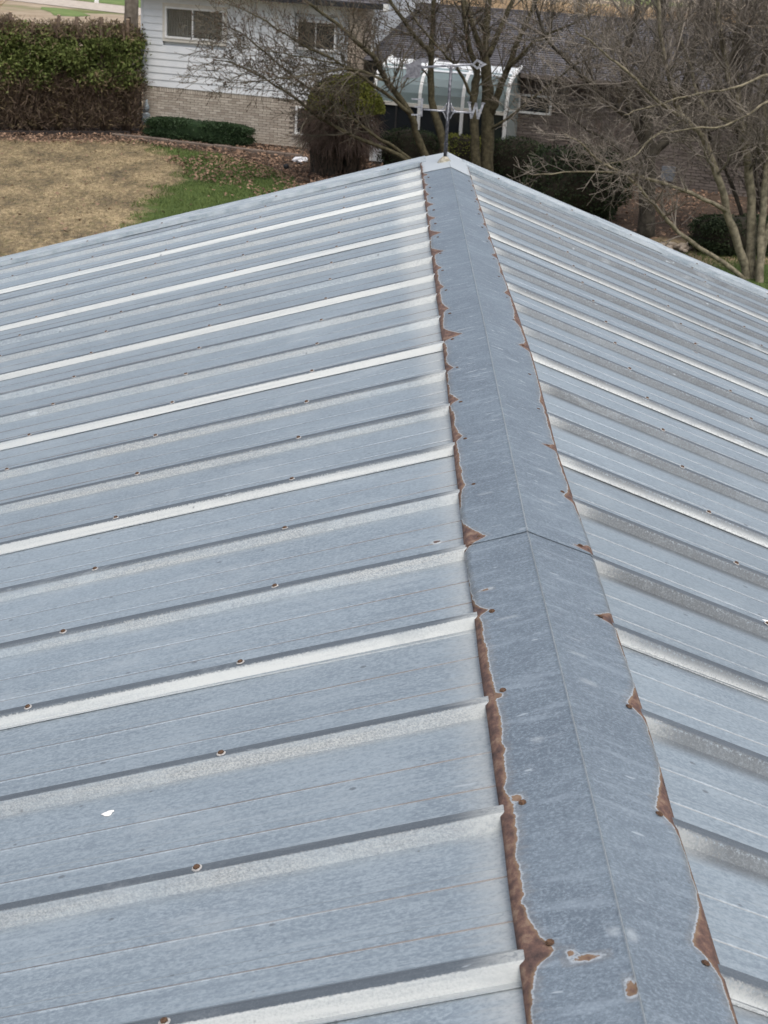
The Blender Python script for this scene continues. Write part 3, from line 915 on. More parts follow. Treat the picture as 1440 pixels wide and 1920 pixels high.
MAT['clearglass'] = tg.out((0.92, 0.95, 0.95), 0.02, 0, 0.5)
tg = NT('green_tinted_glass')
tg.set(tg.b.inputs['Transmission Weight'], 0.55)
MAT['tintglass'] = tg.out((0.42, 0.54, 0.55), 0.05, 0, 0.8)
MAT['blind'] = varied('grey_blind', (0.26, 0.26, 0.25), (0.36, 0.36, 0.34), 6, 0.8, 0.5)
MAT['glare_glass'] = varied('white_glare_glass', (0.62, 0.66, 0.68), (0.78, 0.80, 0.80), 5, 0.35, 0)  # sloped roof glass, its whitish reflection put into the base colour
MAT['interior'] = varied('dark_room', (0.03, 0.03, 0.03), (0.05, 0.05, 0.05), 2, 0.9, 0)

HA = -R(18)
house = empty('white_house', (-6.44, 35.69, 0), HA, 'white sided house with buff brick base, dark shingled wing and glass sunroom', 'house')
# main block: u 0..5.9, wing: 5.9..17; local y grows into the house
EAVE = 3.45
# bricks of the front wall
MB().box(0.0, 6.2, 0.03, 0.2, -0.2, 1.20).build('mortar_wall', MAT['mortar'], house)
wall_b = house.children[-1]
BRW, BRH, JT = 0.205, 0.060, 0.0115
bw = MB().box(0, BRW - JT, 0, 0.05, 0, BRH - JT).mesh('brick'); bw.materials.append(MAT['brick_obj'])
bs = MB().box(0, BRH + 0.006 - JT, 0, 0.05, 0, 0.125 - JT).mesh('brick'); bs.materials.append(MAT['brick_obj'])
rest = MB()
br = random.Random(5)
cnt = 0
rows = int((1.20 - 0.125) / BRH)
for r in range(rows - 1, -1, -1):
    z = 1.20 - 0.125 - (r + 1) * BRH
    z = (1.075 - (rows - r) * BRH)
    x = -BRW * (0.5 if r % 2 else 0.0)
    while x < 6.1:
        x0, x1 = max(x, 0.0), min(x + BRW - JT, 6.2)
        if x1 - x0 > 0.03 and not (x1 > 4.17 and x0 < 4.95 and 0.36 < z + 0.03 < 1.03):
            pr = br.uniform(-0.004, 0.004)
            if x > 0 and x < 4.2 and cnt < 230:
                o = link('brick', bw, None, wall_b)
                o.location = (x, pr, z); cnt += 1
            else:
                rest.box(x0, x1, pr, 0.05, z, z + BRH - JT)
        x += BRW
x = 0.003; k = 0
while x < 6.15:
    pr = br.uniform(-0.003, 0.004)
    if k < 62:
        o = link('brick', bs, None, wall_b); o.location = (x, pr, 1.078)
    else:
        rest.box(x, x + BRH + 0.006 - JT, pr, 0.05, 1.078, 1.191)
    x += BRH + 0.006; k += 1
rest.build('brick_remainder', MAT['brick_buff'], wall_b, kind='stuff')

# lapped siding boards, cut round the two upper windows
WIN1 = (0.67, 2.17, 2.42, 3.07)
WIN2 = (4.15, 5.08, 2.42, 3.01)
z = 1.205
BH = 0.167
while z < EAVE + 0.05:
    segs = [(0.0, 5.52)]
    for (a, b, c, d) in (WIN1, WIN2):
        if z + BH > c - 0.10 and z < d + 0.10:
            new = []
            for s0, s1 in segs:
                if a - 0.11 > s0 and b + 0.11 < s1: new += [(s0, a - 0.11), (b + 0.11, s1)]
                else: new.append((s0, s1))
            segs = new
    for s0, s1 in segs:
        mb = MB()
        mb.prism([(0.0, z), (-0.0, z), (0.0, z)], 0, 0) if False else None
        b0 = len(mb.v)
        pf = [(-0.017, z - 0.012), (0.002, z + BH - 0.011), (0.05, z + BH - 0.012), (0.05, z - 0.012)]
        for xx in (s0, s1): mb.v += [(xx, y, zz) for y, zz in pf]
        mb.f += [(0, 4, 5, 1), (1, 5, 6, 2), (2, 6, 7, 3), (3, 7, 4, 0), (0, 1, 2, 3), (7, 6, 5, 4)]
        mb.build('siding_board', MAT['siding'], house)
    z += BH
MB().box(-0.035, 0.025, -0.025, 0.08, 1.19, EAVE + 0.1).build('corner_board', MAT['siding'], house)
MB().box(0.0, 5.9, 0.10, 6.0, 0.0, EAVE + 0.15).build('house_core', MAT['siding'], house)


def window(a, b, c, d, mull, blinds, trim, y=-0.03):
    w = empty('window', (0, 0, 0)); w.parent = house
    if trim:
        t = MB(); t.box(a - 0.115, b + 0.115, -0.020, 0.05, d + 0.045, d + 0.125); t.box(a - 0.115, b + 0.115, -0.020, 0.05, c - 0.125, c - 0.045)
        t.box(a - 0.115, a - 0.045, -0.020, 0.05, c - 0.045, d + 0.045); t.box(b + 0.045, b + 0.115, -0.020, 0.05, c - 0.045, d + 0.045)
        t.build('trim', MAT['creamtrim'], w)
    f = MB(); k = 0.045
    f.box(a - k, b + k, -0.035, 0.06, d, d + k); f.box(a - k, b + k, -0.045, 0.06, c - k, c); f.box(a - k, a, -0.034, 0.06, c, d); f.box(b, b + k, -0.034, 0.06, c, d)
    f.build('frame', MAT['whiteframe'], w)
    for m in mull: MB().box(m - 0.016, m + 0.016, -0.030, 0.04, c, d).build('mullion', MAT['whiteframe'], w)
    xs = [a] + list(mull) + [b]
    for p, q in zip(xs, xs[1:]):
        MB().box(p, q, 0.012, 0.016, c, d).build('pane', MAT['clearglass' if blinds else 'glass'], w)
    if blinds:
        MB().box(a - 0.02, b + 0.02, 0.092, 0.096, c - 0.02, d + 0.02).build('room_dark', MAT['interior'], w)
        x = a + 0.01
        while x < b - 0.05:
            s_ = MB().box(-0.033, 0.033, -0.002, 0.002, c + 0.0, d - 0.01).build('blind_slat', MAT['blind'], w)
            s_.location = (x + 0.03, 0.062, 0); s_.rotation_euler = (0, 0, R(58))
            x += 0.070
    return w


window(*WIN1, (1.37,), True, True)
window(*WIN2, (4.60,), False, False)
window(4.20, 4.92, 0.42, 1.00, (), False, False)
MB().box(4.10, 5.0, -0.07, 0.04, 0.335, 0.372).build('window_sill', MAT['foundation'], house)
# eave, gutter and main roof
MB().box(-0.35, 6.45, -0.42, 0.0, EAVE - 0.01, EAVE + 0.015).build('soffit', MAT['siding'], house)
g = MB(); g.box(-0.38, 6.5, -0.50, -0.40, EAVE - 0.02, EAVE + 0.09); g.build('gutter', MAT['blackmetal'], house)
rf = empty('roof', (0, 0, 0)); rf.parent = house


def shingle_slope(parent, x0, x1, y0, z0, y1, z1, rows, wid, nm='shingle_rows'):
    mb = MB()
    L = Vector((0, y1 - y0, z1 - z0)); ln = L.length; L.normalize()
    N = Vector((0, -L.z, L.y))
    rr = random.Random(int(x0 * 10) + rows)
    for r in range(rows):
        s0, s1 = ln * r / rows, ln * (r + 1.25) / rows
        x = x0 - wid * (0.5 if r % 2 else 0)
        while x < x1:
            a, b = max(x, x0), min(x + wid - 0.006, x1)
            if b - a > 0.02:
                k = 0.004 + rr.uniform(0, 0.004)
                p0 = Vector((0, y0, z0)) + L * s0; p1 = Vector((0, y0, z0)) + L * s1
                h0, h1 = N * (0.014 + k), N * 0.002
                pts = []
                for xx in (a, b):
                    for pp, h in ((p0, h0), (p1, h1), (p0, N * 0.0)):
                        q = pp + h; pts.append((xx, q.y, q.z))
                bb = len(mb.v); mb.v += pts
                mb.f += [(bb, bb + 3, bb + 4, bb + 1), (bb, bb + 2, bb + 5, bb + 3), (bb, bb + 1, bb + 2), (bb + 3, bb + 5, bb + 4)]
            x += wid
    MB().poly
    o = mb.build(nm, MAT['shingle'], parent, kind='stuff')
    dk = MB(); dk.poly([(x0, y0, z0 - 0.004), (x1, y0, z0 - 0.004), (x1, y1, z1 - 0.004), (x0, y1, z1 - 0.004)])
    dk.build('roof_deck', MAT['shingle'], parent)
    return o


shingle_slope(rf, -0.40, 6.50, -0.46, EAVE + 0.09, 3.2, EAVE + 1.6, 30, 0.30)
MB().prism([(-0.42, EAVE + 0.02), (-0.36, EAVE + 0.02), (-0.36, EAVE + 0.12), (-0.42, EAVE + 0.12)], -0.46, 0.5).build('fascia', MAT['blackmetal'], rf)
# chimney of brick courses standing against the right end of the siding
chm = empty('chimney', (0, 0, 0)); chm.parent = house
MB().box(5.505, 5.905, -0.195, 0.3, 0, 5.2).build('chimney_core', MAT['mortar'], chm)
cb = MB(); r = 0; z = 0.0
while z < 5.2:
    for k in range(-1, 3):
        a, b = 5.495 + (k + (0.5 if r % 2 else 0)) * 0.21, 5.495 + (k + 1 + (0.5 if r % 2 else 0)) * 0.21 - 0.012
        a, b = max(a, 5.495), min(b, 5.915)
        if b - a > 0.03: cb.box(a, b, -0.205 + br.uniform(-.006, .004), -0.1, z, z + 0.055)
    cb.box(5.905, 5.916, -0.17, 0.29, z, z + 0.055); cb.box(5.494, 5.506, -0.17, -0.02, z, z + 0.055)
    z += 0.066; r += 1
cb.build('chimney_brick', MAT['chimney'], chm, kind='stuff')
# dark recess between chimney and wing, downspout
MB().tube([(-0.03, -0.05, 1.22), (-0.03, -0.05, 0.02)], 0.026, 8).build('downspout', MAT['blackmetal'], house)
MB().tube([(6.05, -0.06, EAVE), (6.05, -0.04, 2.35)], 0.03, 8).build('downspout', MAT['whiteframe'], house)
MB().box(6.43, 6.53, -0.52, -0.38, EAVE - 0.06, EAVE + 0.11).build('gutter_end', MAT['whiteframe'], house)

# ---- wing: brown brick wall, charcoal roof
WE = 2.30
MB().box(6.2, 17.0, 0.05, 7.0, -0.2, WE).build('wing_core', MAT['mortar_dark'], house)
wb = MB(); r = 0; z = 0.0
while z < WE - 0.05:
    x = 6.2 - (0.11 if r % 2 else 0)
    while x < 17:
        a, b = max(x, 6.2), min(x + 0.21, 17)
        if b - a > 0.03 and not (b > 9.68 and a < 10.5 and 1.36 < z + 0.03 < 1.80):
            wb.box(a, b, 0.0 + br.uniform(-.004, .004), 0.06, z, z + 0.058)
        x += 0.222
    z += 0.069; r += 1
wb.build('wing_brick', MAT['brick_brown'], house, kind='stuff')
window(9.74, 10.44, 1.42, 1.76, (), False, False)
wr = empty('wing_roof', (0, 0, 0)); wr.parent = house
shingle_slope(wr, 5.95, 17.3, -0.40, WE - 0.02, 4.0, WE + 1.13, 30, 0.30)
MB().prism([(5.95, WE + 1.12), (17.3, WE + 1.12), (17.3, WE + 1.17), (5.95, WE + 1.17)], 3.9, 4.1).build('roof_ridge', MAT['shingle'], wr)
bk = MB(); bk.poly([(5.95, 4.0, WE + 1.125), (17.3, 4.0, WE + 1.125), (17.3, 8.4, WE - 0.02), (5.95, 8.4, WE - 0.02)]); bk.build('roof_back', MAT['shingle'], wr)
MB().box(9.8, 17.3, -0.47, -0.40, WE - 0.10, WE - 0.01).build('gutter', MAT['brick_brown'], house)
MB().box(13.2, 13.5, -0.12, -0.01, 0.18, 0.50).build('meter_box', varied('grey_box_paint', (0.12, 0.135, 0.155), (0.16, 0.175, 0.195), 5, 0.6, 0), house)

# ---- sunroom: white ribs, curved tinted glass, roof glass with whitish reflection as colour
sr_ = empty('sunroom', (0, 0, 0)); sr_.parent = house
RIBS = (6.56, 7.66, 8.68, 9.70)
OFF = 1.2
CURVE = [(-OFF, 0.10), (-OFF, 1.48), (-OFF + 0.01, 1.72), (-OFF + 0.06, 1.90), (-OFF + 0.16, 2.06), (-OFF + 0.32, 2.18), (-0.62, 2.27), (-0.02, 2.40)]
for x in RIBS:
    mb = MB()
    for (y0, z0), (y1, z1) in zip(CURVE, CURVE[1:]):
        d_ = Vector((y1 - y0, z1 - z0)).normalized(); n_ = Vector((-d_.y, d_.x)) * 0.03
        b = len(mb.v)
        for xx in (x - 0.036, x + 0.036):
            mb.v += [(xx, y0 - n_.x, z0 - n_.y), (xx, y0 + n_.x, z0 + n_.y), (xx, y1 + n_.x, z1 + n_.y), (xx, y1 - n_.x, z1 - n_.y)]
        mb.f += [(b, b + 1, b + 2, b + 3), (b + 7, b + 6, b + 5, b + 4), (b, b + 4, b + 5, b + 1), (b + 1, b + 5, b + 6, b + 2), (b + 2, b + 6, b + 7, b + 3), (b + 3, b + 7, b + 4, b)]
    mb.build('rib', MAT['whiteframe'], sr_)
for a, b in zip(RIBS, RIBS[1:]):
    a += 0.036; b -= 0.036
    g = MB(); n = 6
    cv = CURVE[1:7]
    for (y0, z0), (y1, z1) in zip(cv, cv[1:]): g.poly([(a, y0, z0), (b, y0, z0), (b, y1, z1), (a, y1, z1)])
    g.build('curved_pane', MAT['tintglass'], sr_, True)
    g = MB(); g.poly([(a, -OFF + 0.01, 0.5), (b, -OFF + 0.01, 0.5), (b, -OFF + 0.01, 1.42), (a, -OFF + 0.01, 1.42)]); g.build('lower_pane', MAT['glass'], sr_)
    g = MB(); g.poly([(a, -0.86, 2.205), (b, -0.86, 2.205), (b, -0.02, 2.39), (a, -0.02, 2.39)]); g.build('roof_panel', MAT['glare_glass'], sr_)
    MB().box(a, b, -OFF - 0.035, -OFF + 0.04, 1.41, 1.49).build('rail', MAT['creamtrim'], sr_)
    MB().box(a, b, -OFF - 0.02, -OFF + 0.03, 0.10, 0.50).build('knee_wall', MAT['siding'], sr_)
    MB().box((a + b) / 2 - 0.02, (a + b) / 2 + 0.02, -OFF - 0.02, -OFF + 0.02, 0.5, 1.41).build('mullion', MAT['interior'], sr_)
MB().box(6.56, 9.70, -OFF + 0.02, 0.0, 0.0, 0.10).build('floor_slab', MAT['foundation'], sr_)
for x in (6.54, 9.72):
    g = MB(); g.poly([(x, y, z) for y, z in CURVE] + [(x, -0.02, 0.1)]); g.build('end_pane', MAT['tintglass'], sr_)
MB().box(6.7, 9.6, -0.05, 0.0, 0.1, 2.3).build('back_wall', MAT['interior'], sr_)

# ------------------------------------------------------------------ gas meter by the house corner
def local(u, off, z): return Vector((-6.44, 35.69, 0)) + Vector((math.cos(HA), math.sin(HA), 0)) * u + Vector((math.sin(HA), -math.cos(HA), 0)) * off + Vector((0, 0, z))


MAT['meter'] = varied('blue_grey_meter_paint', (0.16, 0.20, 0.23), (0.27, 0.31, 0.33), 12, 0.6, 0)
gm = empty('gas_meter', local(0.17, 0.16, 0), HA, 'blue grey gas meter on a pipe by the brick corner of the house', 'gas meter')
MB().tube([(-0.07, 0, 0), (-0.07, 0, 0.62), (-0.06, 0, 0.68), (0.0, 0, 0.68)], 0.018, 8).build('riser_pipe', MAT['meter'], gm, True)
MB().bevbox(-0.09, 0.10, -0.08, 0.08, 0.28, 0.55, 0.04).build('meter_body', MAT['meter'], gm)
MB().lathe([(0.02, 0.55), (0.06, 0.60), (0.075, 0.66), (0.06, 0.72), (0.03, 0.80), (0.025, 0.86), (0.0, 0.87)], 12, (0.02, 0, 0)).build('regulator', MAT['meter'], gm, True)
MB().tube([(0.06, 0, 0.30), (0.06, 0, 0.0)], 0.018, 8).build('outlet_pipe', MAT['meter'], gm, True)
# ------------------------------------------------------------------ vegetation helpers
MAT['bark'] = varied('olive_grey_bark', (0.045, 0.041, 0.025), (0.110, 0.097, 0.058), 14, 0.95, 0, 0.5, 50)
MAT['bark_pale'] = varied('lichen_grey_bark', (0.11, 0.098, 0.068), (0.28, 0.25, 0.18), 12, 0.95, 0, 0.4, 50)
MAT['bark_dark'] = varied('dark_wet_bark', (0.038, 0.034, 0.028), (0.085, 0.076, 0.060), 10, 0.95, 0, 0.6, 40)
MAT['bark_big'] = varied('grey_furrowed_bark', (0.13, 0.11, 0.088), (0.24, 0.21, 0.17), 6, 0.95, 0, 0.7, 18)
MAT['twig'] = varied('olive_twig', (0.060, 0.053, 0.038), (0.17, 0.150, 0.115), 3, 0.9, 0.6)
MAT['twig_pale'] = varied('grey_pink_twig', (0.066, 0.058, 0.050), (0.31, 0.275, 0.235), 3, 0.9, 0.75)
MAT['bud'] = varied('dark_red_bud', (0.07, 0.045, 0.036), (0.13, 0.085, 0.06), 3, 0.9, 0.7)
MAT['dead'] = varied('dead_brown_twig', (0.065, 0.048, 0.036), (0.17, 0.125, 0.092), 4, 0.95, 0.7)
MAT['dead_pink'] = varied('dead_pinkish_twig', (0.085, 0.062, 0.052), (0.21, 0.16, 0.135), 4, 0.95, 0.7)
MAT['cedar'] = varied('cedar_foliage', (0.045, 0.068, 0.015), (0.150, 0.185, 0.052), 2.2, 0.8, 0.6)
MAT['cedar_brown'] = varied('browned_cedar_foliage', (0.060, 0.048, 0.028), (0.20, 0.155, 0.088), 2.2, 0.85, 0.6)
MAT['moss'] = varied('yellow_green_yew', (0.085, 0.105, 0.018), (0.28, 0.29, 0.060), 2.2, 0.8, 0.55)
MAT['box'] = varied('boxwood_leaf', (0.012, 0.028, 0.010), (0.034, 0.066, 0.024), 4, 0.6, 0.6)
MAT['yew'] = varied('dark_yew_leaf', (0.012, 0.022, 0.010), (0.040, 0.060, 0.022), 3, 0.75, 0.6)
MAT['boxcore'] = varied('inner_box_leaf', (0.010, 0.024, 0.009), (0.022, 0.045, 0.016), 9, 0.95, 0)
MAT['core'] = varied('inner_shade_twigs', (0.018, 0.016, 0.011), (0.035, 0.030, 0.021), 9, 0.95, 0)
MAT['cut'] = varied('sawn_wood', (0.48, 0.37, 0.25), (0.62, 0.50, 0.36), 20, 0.85, 0)
MAT['leaf_litter'] = varied('fallen_leaf', (0.085, 0.050, 0.034), (0.36, 0.24, 0.165), 1.5, 0.9, 0.8)
tg = NT('dry_grass_blade')
_p = tg.pos(); _ns = tg.math('ADD', tg.math('MULTIPLY', tg.noise(tg.scale(_p, (1.3, 0.6, 0)), 1.0, 6, 0.75), 0.5), tg.math('MULTIPLY', tg.noise(tg.scale(_p, (1.5, 0.75, 0)), 7.5, 5, 0.75), 0.5))
_c = tg.ramp(_ns, [(0.385, (0.095, 0.080, 0.058)), (0.455, (0.185, 0.148, 0.093)), (0.515, (0.285, 0.225, 0.135)), (0.59, (0.44, 0.35, 0.215))])
_c = tg.mix(tg.math('MULTIPLY', tg.sm(tg.noise(_p, 6, 5, 0.7), 0.52, 0.68), 0.5), _c, (0.13, 0.14, 0.05))
_c = tg.mix(tg.math('MULTIPLY', tg.math('SUBTRACT', 1.0, tg.island()), 0.55), _c, (0.09, 0.072, 0.05))
MAT['dry_blade'] = tg.out(_c, 0.95, 0, 0.2)
MAT['green_blade'] = varied('green_grass_blade', (0.058, 0.092, 0.024), (0.135, 0.180, 0.056), 1.6, 0.9, 0.6)
MAT['reed'] = varied('tan_tall_grass', (0.30, 0.215, 0.13), (0.52, 0.39, 0.25), 1.5, 0.95, 0.6)


def smooth_path(pts, k=3, jit=0.0, rg=rng):
    pts = [Vector(p) for p in pts]
    if len(pts) < 3: return pts
    out = []
    for i in range(len(pts) - 1):
        p0, p1, p2, p3 = pts[max(i - 1, 0)], pts[i], pts[i + 1], pts[min(i + 2, len(pts) - 1)]
        for j in range(k):
            t = j / k
            q = 0.5 * ((2 * p1) + (p2 - p0) * t + (2 * p0 - 5 * p1 + 4 * p2 - p3) * t * t + (3 * p1 - p0 - 3 * p2 + p3) * t ** 3)
            if jit and (i or j): q = q + Vector((rg.gauss(0, jit), rg.gauss(0, jit), rg.gauss(0, jit)))
            out.append(q)
    out.append(pts[-1])
    return out


def quads(pts, rg, w0, w1, l0, l1, flat=0.0, tilt=None):
    """many small leaf faces, each its own island"""
    mb = MB()
    for p in pts:
        a = Vector((rg.gauss(0, 1), rg.gauss(0, 1), rg.gauss(0, 1) * (1 - flat))).normalized()
        b = a.cross(Vector((rg.gauss(0, 1), rg.gauss(0, 1), rg.gauss(0, 1)))).normalized()
        a = a * rg.uniform(l0, l1) / 2; b = b * rg.uniform(w0, w1) / 2
        p = Vector(p)
        mb.poly([p - a - b * 0.5, p - a * 0.1 - b, p + a, p - a * 0.1 + b])
    return mb


class Tree:
    """bare tree: hand-laid stems, then side branches and twigs grown from them"""

    def __init__(s, seed, more=1.9):
        s.more = more
        s.g = random.Random(seed)
        s.trunk, s.twigs, s.tips = MB(), MB(), []

    def stem(s, pts, r0, r1, dens=3.0, length=1.45, levels=3, spread=0.9, lift=0.25, start=0.15, extend=0.0):
        g = s.g
        P = smooth_path(pts, 4, 0.010, g)
        if extend > 0:
            t = (P[-1] - P[-3]).normalized()
            for k in range(4): P.append(P[-1] + (t + Vector((g.gauss(0, .15), g.gauss(0, .15), .25))).normalized() * extend / 4)
            r1 *= 0.6
        n = len(P)
        rad = [(r0 + (r1 - r0) * i / (n - 1)) * (1 + 0.06 * math.sin(i * 2.1)) for i in range(n)]
        s.trunk.tube(P, rad, 9 if r0 > 0.05 else 6)
        s.sprout(P, rad, dens, length, levels, spread, lift, start)
        return P

    def sprout(s, P, rad, dens, length, levels, spread, lift, start):
        g = s.g
        seg = [(P[i + 1] - P[i]).length for i in range(len(P) - 1)]
        tot = sum(seg)
        cnt = int(tot * dens * s.more + g.random())
        for _ in range(cnt):
            u = start + (1 - start) * g.random() ** 0.85
            tgt, i = u * tot, 0
            while i < len(seg) - 1 and tgt > seg[i]: tgt -= seg[i]; i += 1
            f = min(1.0, tgt / max(seg[i], 1e-6))
            p = P[i].lerp(P[i + 1], f)
            tn = (P[i + 1] - P[i]).normalized()
            r = (rad[i] * (1 - f) + rad[i + 1] * f) * g.uniform(0.35, 0.6)
            sd_ = Vector((g.gauss(0, 1), g.gauss(0, 1), g.gauss(0, 1)))
            sd_ = (sd_ - tn * sd_.dot(tn)).normalized()
            d = (tn * g.uniform(0.25, 0.9) + sd_ * spread + Vector((0, 0, lift))).normalized()
            s.branch(p, d, length * g.uniform(0.45, 1.15) * (1.1 - 0.5 * u), min(r, 0.014 if levels < 2 else 0.022), levels, spread, lift)

    def branch(s, p, d, ln, r, level, spread, lift):
        g = s.g
        n = max(3, int(ln / 0.14))
        n = min(n, 8)
        P = [p]; q = p.copy(); dd = d.copy()
        for i in range(n):
            dd = (dd + Vector((g.gauss(0, .13), g.gauss(0, .13), g.gauss(0, .12) + lift * 0.10))).normalized()
            q = q + dd * (ln / n); P.append(q.copy())
        r = max(r, 0.0060)
        rad = [max(0.0036, r * (1 - 0.72 * i / n)) for i in range(n + 1)]
        s.twigs.tube(P, rad, 4 if r > 0.008 else 3, False)
        s.tips.append((P[-1], dd))
        if level > 1:
            k = int(ln * g.uniform(4.0, 6.5)) + 1
            for _ in range(k):
                i = g.randint(1, n - 1) if n > 1 else 0
                tn = (P[i + 1] - P[i]).normalized()
                sd_ = Vector((g.gauss(0, 1), g.gauss(0, 1), g.gauss(0, 1))); sd_ = (sd_ - tn * sd_.dot(tn)).normalized()
                s.branch(P[i], (tn * g.uniform(0.4, 1) + sd_ * spread * 0.75 + Vector((0, 0, lift * 0.6))).normalized(), ln * g.uniform(0.30, 0.72), rad[i] * 0.65, level - 1, spread, lift)

    def build(s, name, loc, label, cat, mt, mw, group=None, buds=None):
        root = empty(name, loc, 0, label, cat, group)
        off = Vector(loc)
        for mb in (s.trunk, s.twigs):
            mb.v = [(x - off.x, y - off.y, z - off.z) for x, y, z in mb.v]
        s.trunk.build('trunk', MAT[mt], root, True)
        s.twigs.build('branches', MAT[mw], root, True)
        if buds:
            bm_ = MB()
            for p, d in s.tips:
                for _ in range(buds):
                    if s.g.random() < 0.45: continue
                    c = p - off - d * s.g.uniform(0, 0.10)
                    a = 0.009 * s.g.uniform(0.6, 1.5)
                    b = len(bm_.v)
                    bm_.v += [(c.x + a, c.y, c.z), (c.x, c.y + a, c.z), (c.x - a, c.y, c.z), (c.x, c.y - a, c.z), (c.x, c.y, c.z + a * 1.7), (c.x, c.y, c.z - a * 1.4)]
                    for i in range(4): bm_.f += [(b + i, b + (i + 1) % 4, b + 4), (b + (i + 1) % 4, b + i, b + 5)]
            bm_.build('buds', MAT['bud'], root, kind='stuff')
        return root


# ------------------------------------------------------------------ multi-stemmed bare tree behind the ridge
T = Tree(21, 2.05)
for pts, r0, r1, kw in [
    ([(2.04, 30.60, -0.05), (1.97, 30.60, 1.22), (1.87, 30.60, 2.24), (1.77, 30.60, 2.79), (1.77, 30.60, 3.34), (1.78, 30.60, 4.10)], .165, .055, dict(dens=1.2, start=.5, extend=1.5)),
    ([(1.75, 30.60, 2.73), (1.61, 30.47, 3.03), (1.23, 30.33, 3.86), (1.08, 30.20, 4.28)], .075, .04, dict(dens=2.2, extend=1.5)),
    ([(1.85, 30.60, 2.74), (2.01, 30.73, 3.13), (2.30, 30.87, 3.90), (2.43, 31.00, 4.34)], .075, .04, dict(dens=2.2, extend=1.5)),
    ([(2.01, 30.60, 1.57), (2.06, 30.48, 1.74), (2.22, 30.36, 2.33), (2.38, 30.24, 2.92), (2.73, 30.12, 3.96), (2.85, 30.00, 4.39)], .095, .04, dict(dens=2.2, extend=1.2)),
    ([(1.83, 30.40, -0.05), (1.71, 30.35, 0.78), (1.61, 30.30, 1.80), (1.60, 30.25, 2.48), (1.41, 30.20, 2.91), (1.2, 30.1, 3.8)], .12, .045, dict(dens=1.4, start=.4, extend=1)),
    ([(1.62, 30.30, 1.69), (1.47, 30.16, 2.03), (1.15, 30.02, 2.54), (0.74, 29.88, 2.89), (0.23, 29.74, 3.41), (-0.02, 29.60, 3.82)], .045, .015, dict(dens=2.4)),
    ([(1.28, 30.20, -0.05), (0.87, 30.20, 1.25), (0.67, 30.20, 1.77), (0.61, 30.20, 2.69), (0.60, 30.20, 3.40), (0.59, 30.20, 4.04)], .10, .05, dict(dens=1.6, start=.4, extend=1.2)),
    ([(0.61, 30.20, 2.64), (0.54, 30.10, 2.82), (0.26, 30.00, 3.06), (-0.29, 29.90, 3.72), (-0.53, 29.80, 4.10)], .065, .03, dict(dens=2.4, extend=.8)),
    ([(1.05, 30.10, -0.05), (0.44, 29.89, 0.99), (0.22, 29.67, 1.54), (-0.31, 29.46, 2.20), (-0.63, 29.24, 2.69), (-1.19, 29.03, 3.15), (-1.85, 28.81, 3.59), (-2.17, 28.60, 3.84)], .09, .02, dict(dens=2.6, start=.35)),
    ([(0.98, 30.00, 0.0), (0.06, 29.71, 0.63), (-1.05, 29.43, 1.07), (-1.70, 29.14, 1.41), (-2.11, 28.86, 1.74), (-2.77, 28.57, 2.15), (-3.40, 28.29, 2.45), (-3.80, 28.00, 2.53)], .052, .007, dict(dens=4.3, start=.3, length=1.20, spread=.65, lift=.2)),
    ([(1.04, 30.00, 0.0), (0.11, 29.76, 0.69), (-0.53, 29.51, 1.06), (-1.23, 29.27, 1.58), (-2.02, 29.03, 2.05), (-2.69, 28.79, 2.56), (-3.33, 28.54, 3.06), (-3.84, 28.30, 3.20)], .048, .007, dict(dens=4.6, start=.3, length=1.20, spread=.65, lift=.15)),
    ([(0.21, 29.40, 1.57), (-0.58, 29.12, 2.12), (-1.26, 28.84, 2.53), (-2.14, 28.56, 2.92), (-2.99, 28.28, 3.40), (-3.60, 28.00, 3.63)], .042, .007, dict(dens=4.9, start=.2, length=1.20, spread=.7, lift=.0)),
    ([(-0.31, 29.00, 2.24), (-1.03, 28.75, 2.45), (-1.89, 28.50, 2.31), (-2.74, 28.25, 2.18), (-3.58, 28.00, 2.10)], .032, .006, dict(dens=4.9, length=1.08, spread=.6, lift=.05)),
    ([(-1.26, 28.84, 2.53), (-1.9, 28.6, 2.62), (-2.6, 28.3, 2.72), (-3.3, 28.1, 2.82)], .02, .005, dict(dens=5.4, length=0.96, spread=.6, lift=.1)),
    ([(2.23, 30.00, 2.53), (2.72, 29.67, 3.13), (3.32, 29.33, 3.50), (3.90, 29.00, 3.86)], .042, .012, dict(dens=2.6)),
    ([(1.87, 30.60, 1.10), (2.46, 30.35, 1.57), (3.18, 30.10, 2.25), (3.73, 29.85, 2.74), (4.40, 29.60, 3.07)], .036, .012, dict(dens=2.6)),
]: T.stem(pts, r0, r1, **kw)
T.build('bare_tree', (1.8, 30.4, 0), 'bare multi stemmed tree in front of the sunroom, limbs reaching left over the white siding', 'tree', 'bark', 'twig', buds=2)

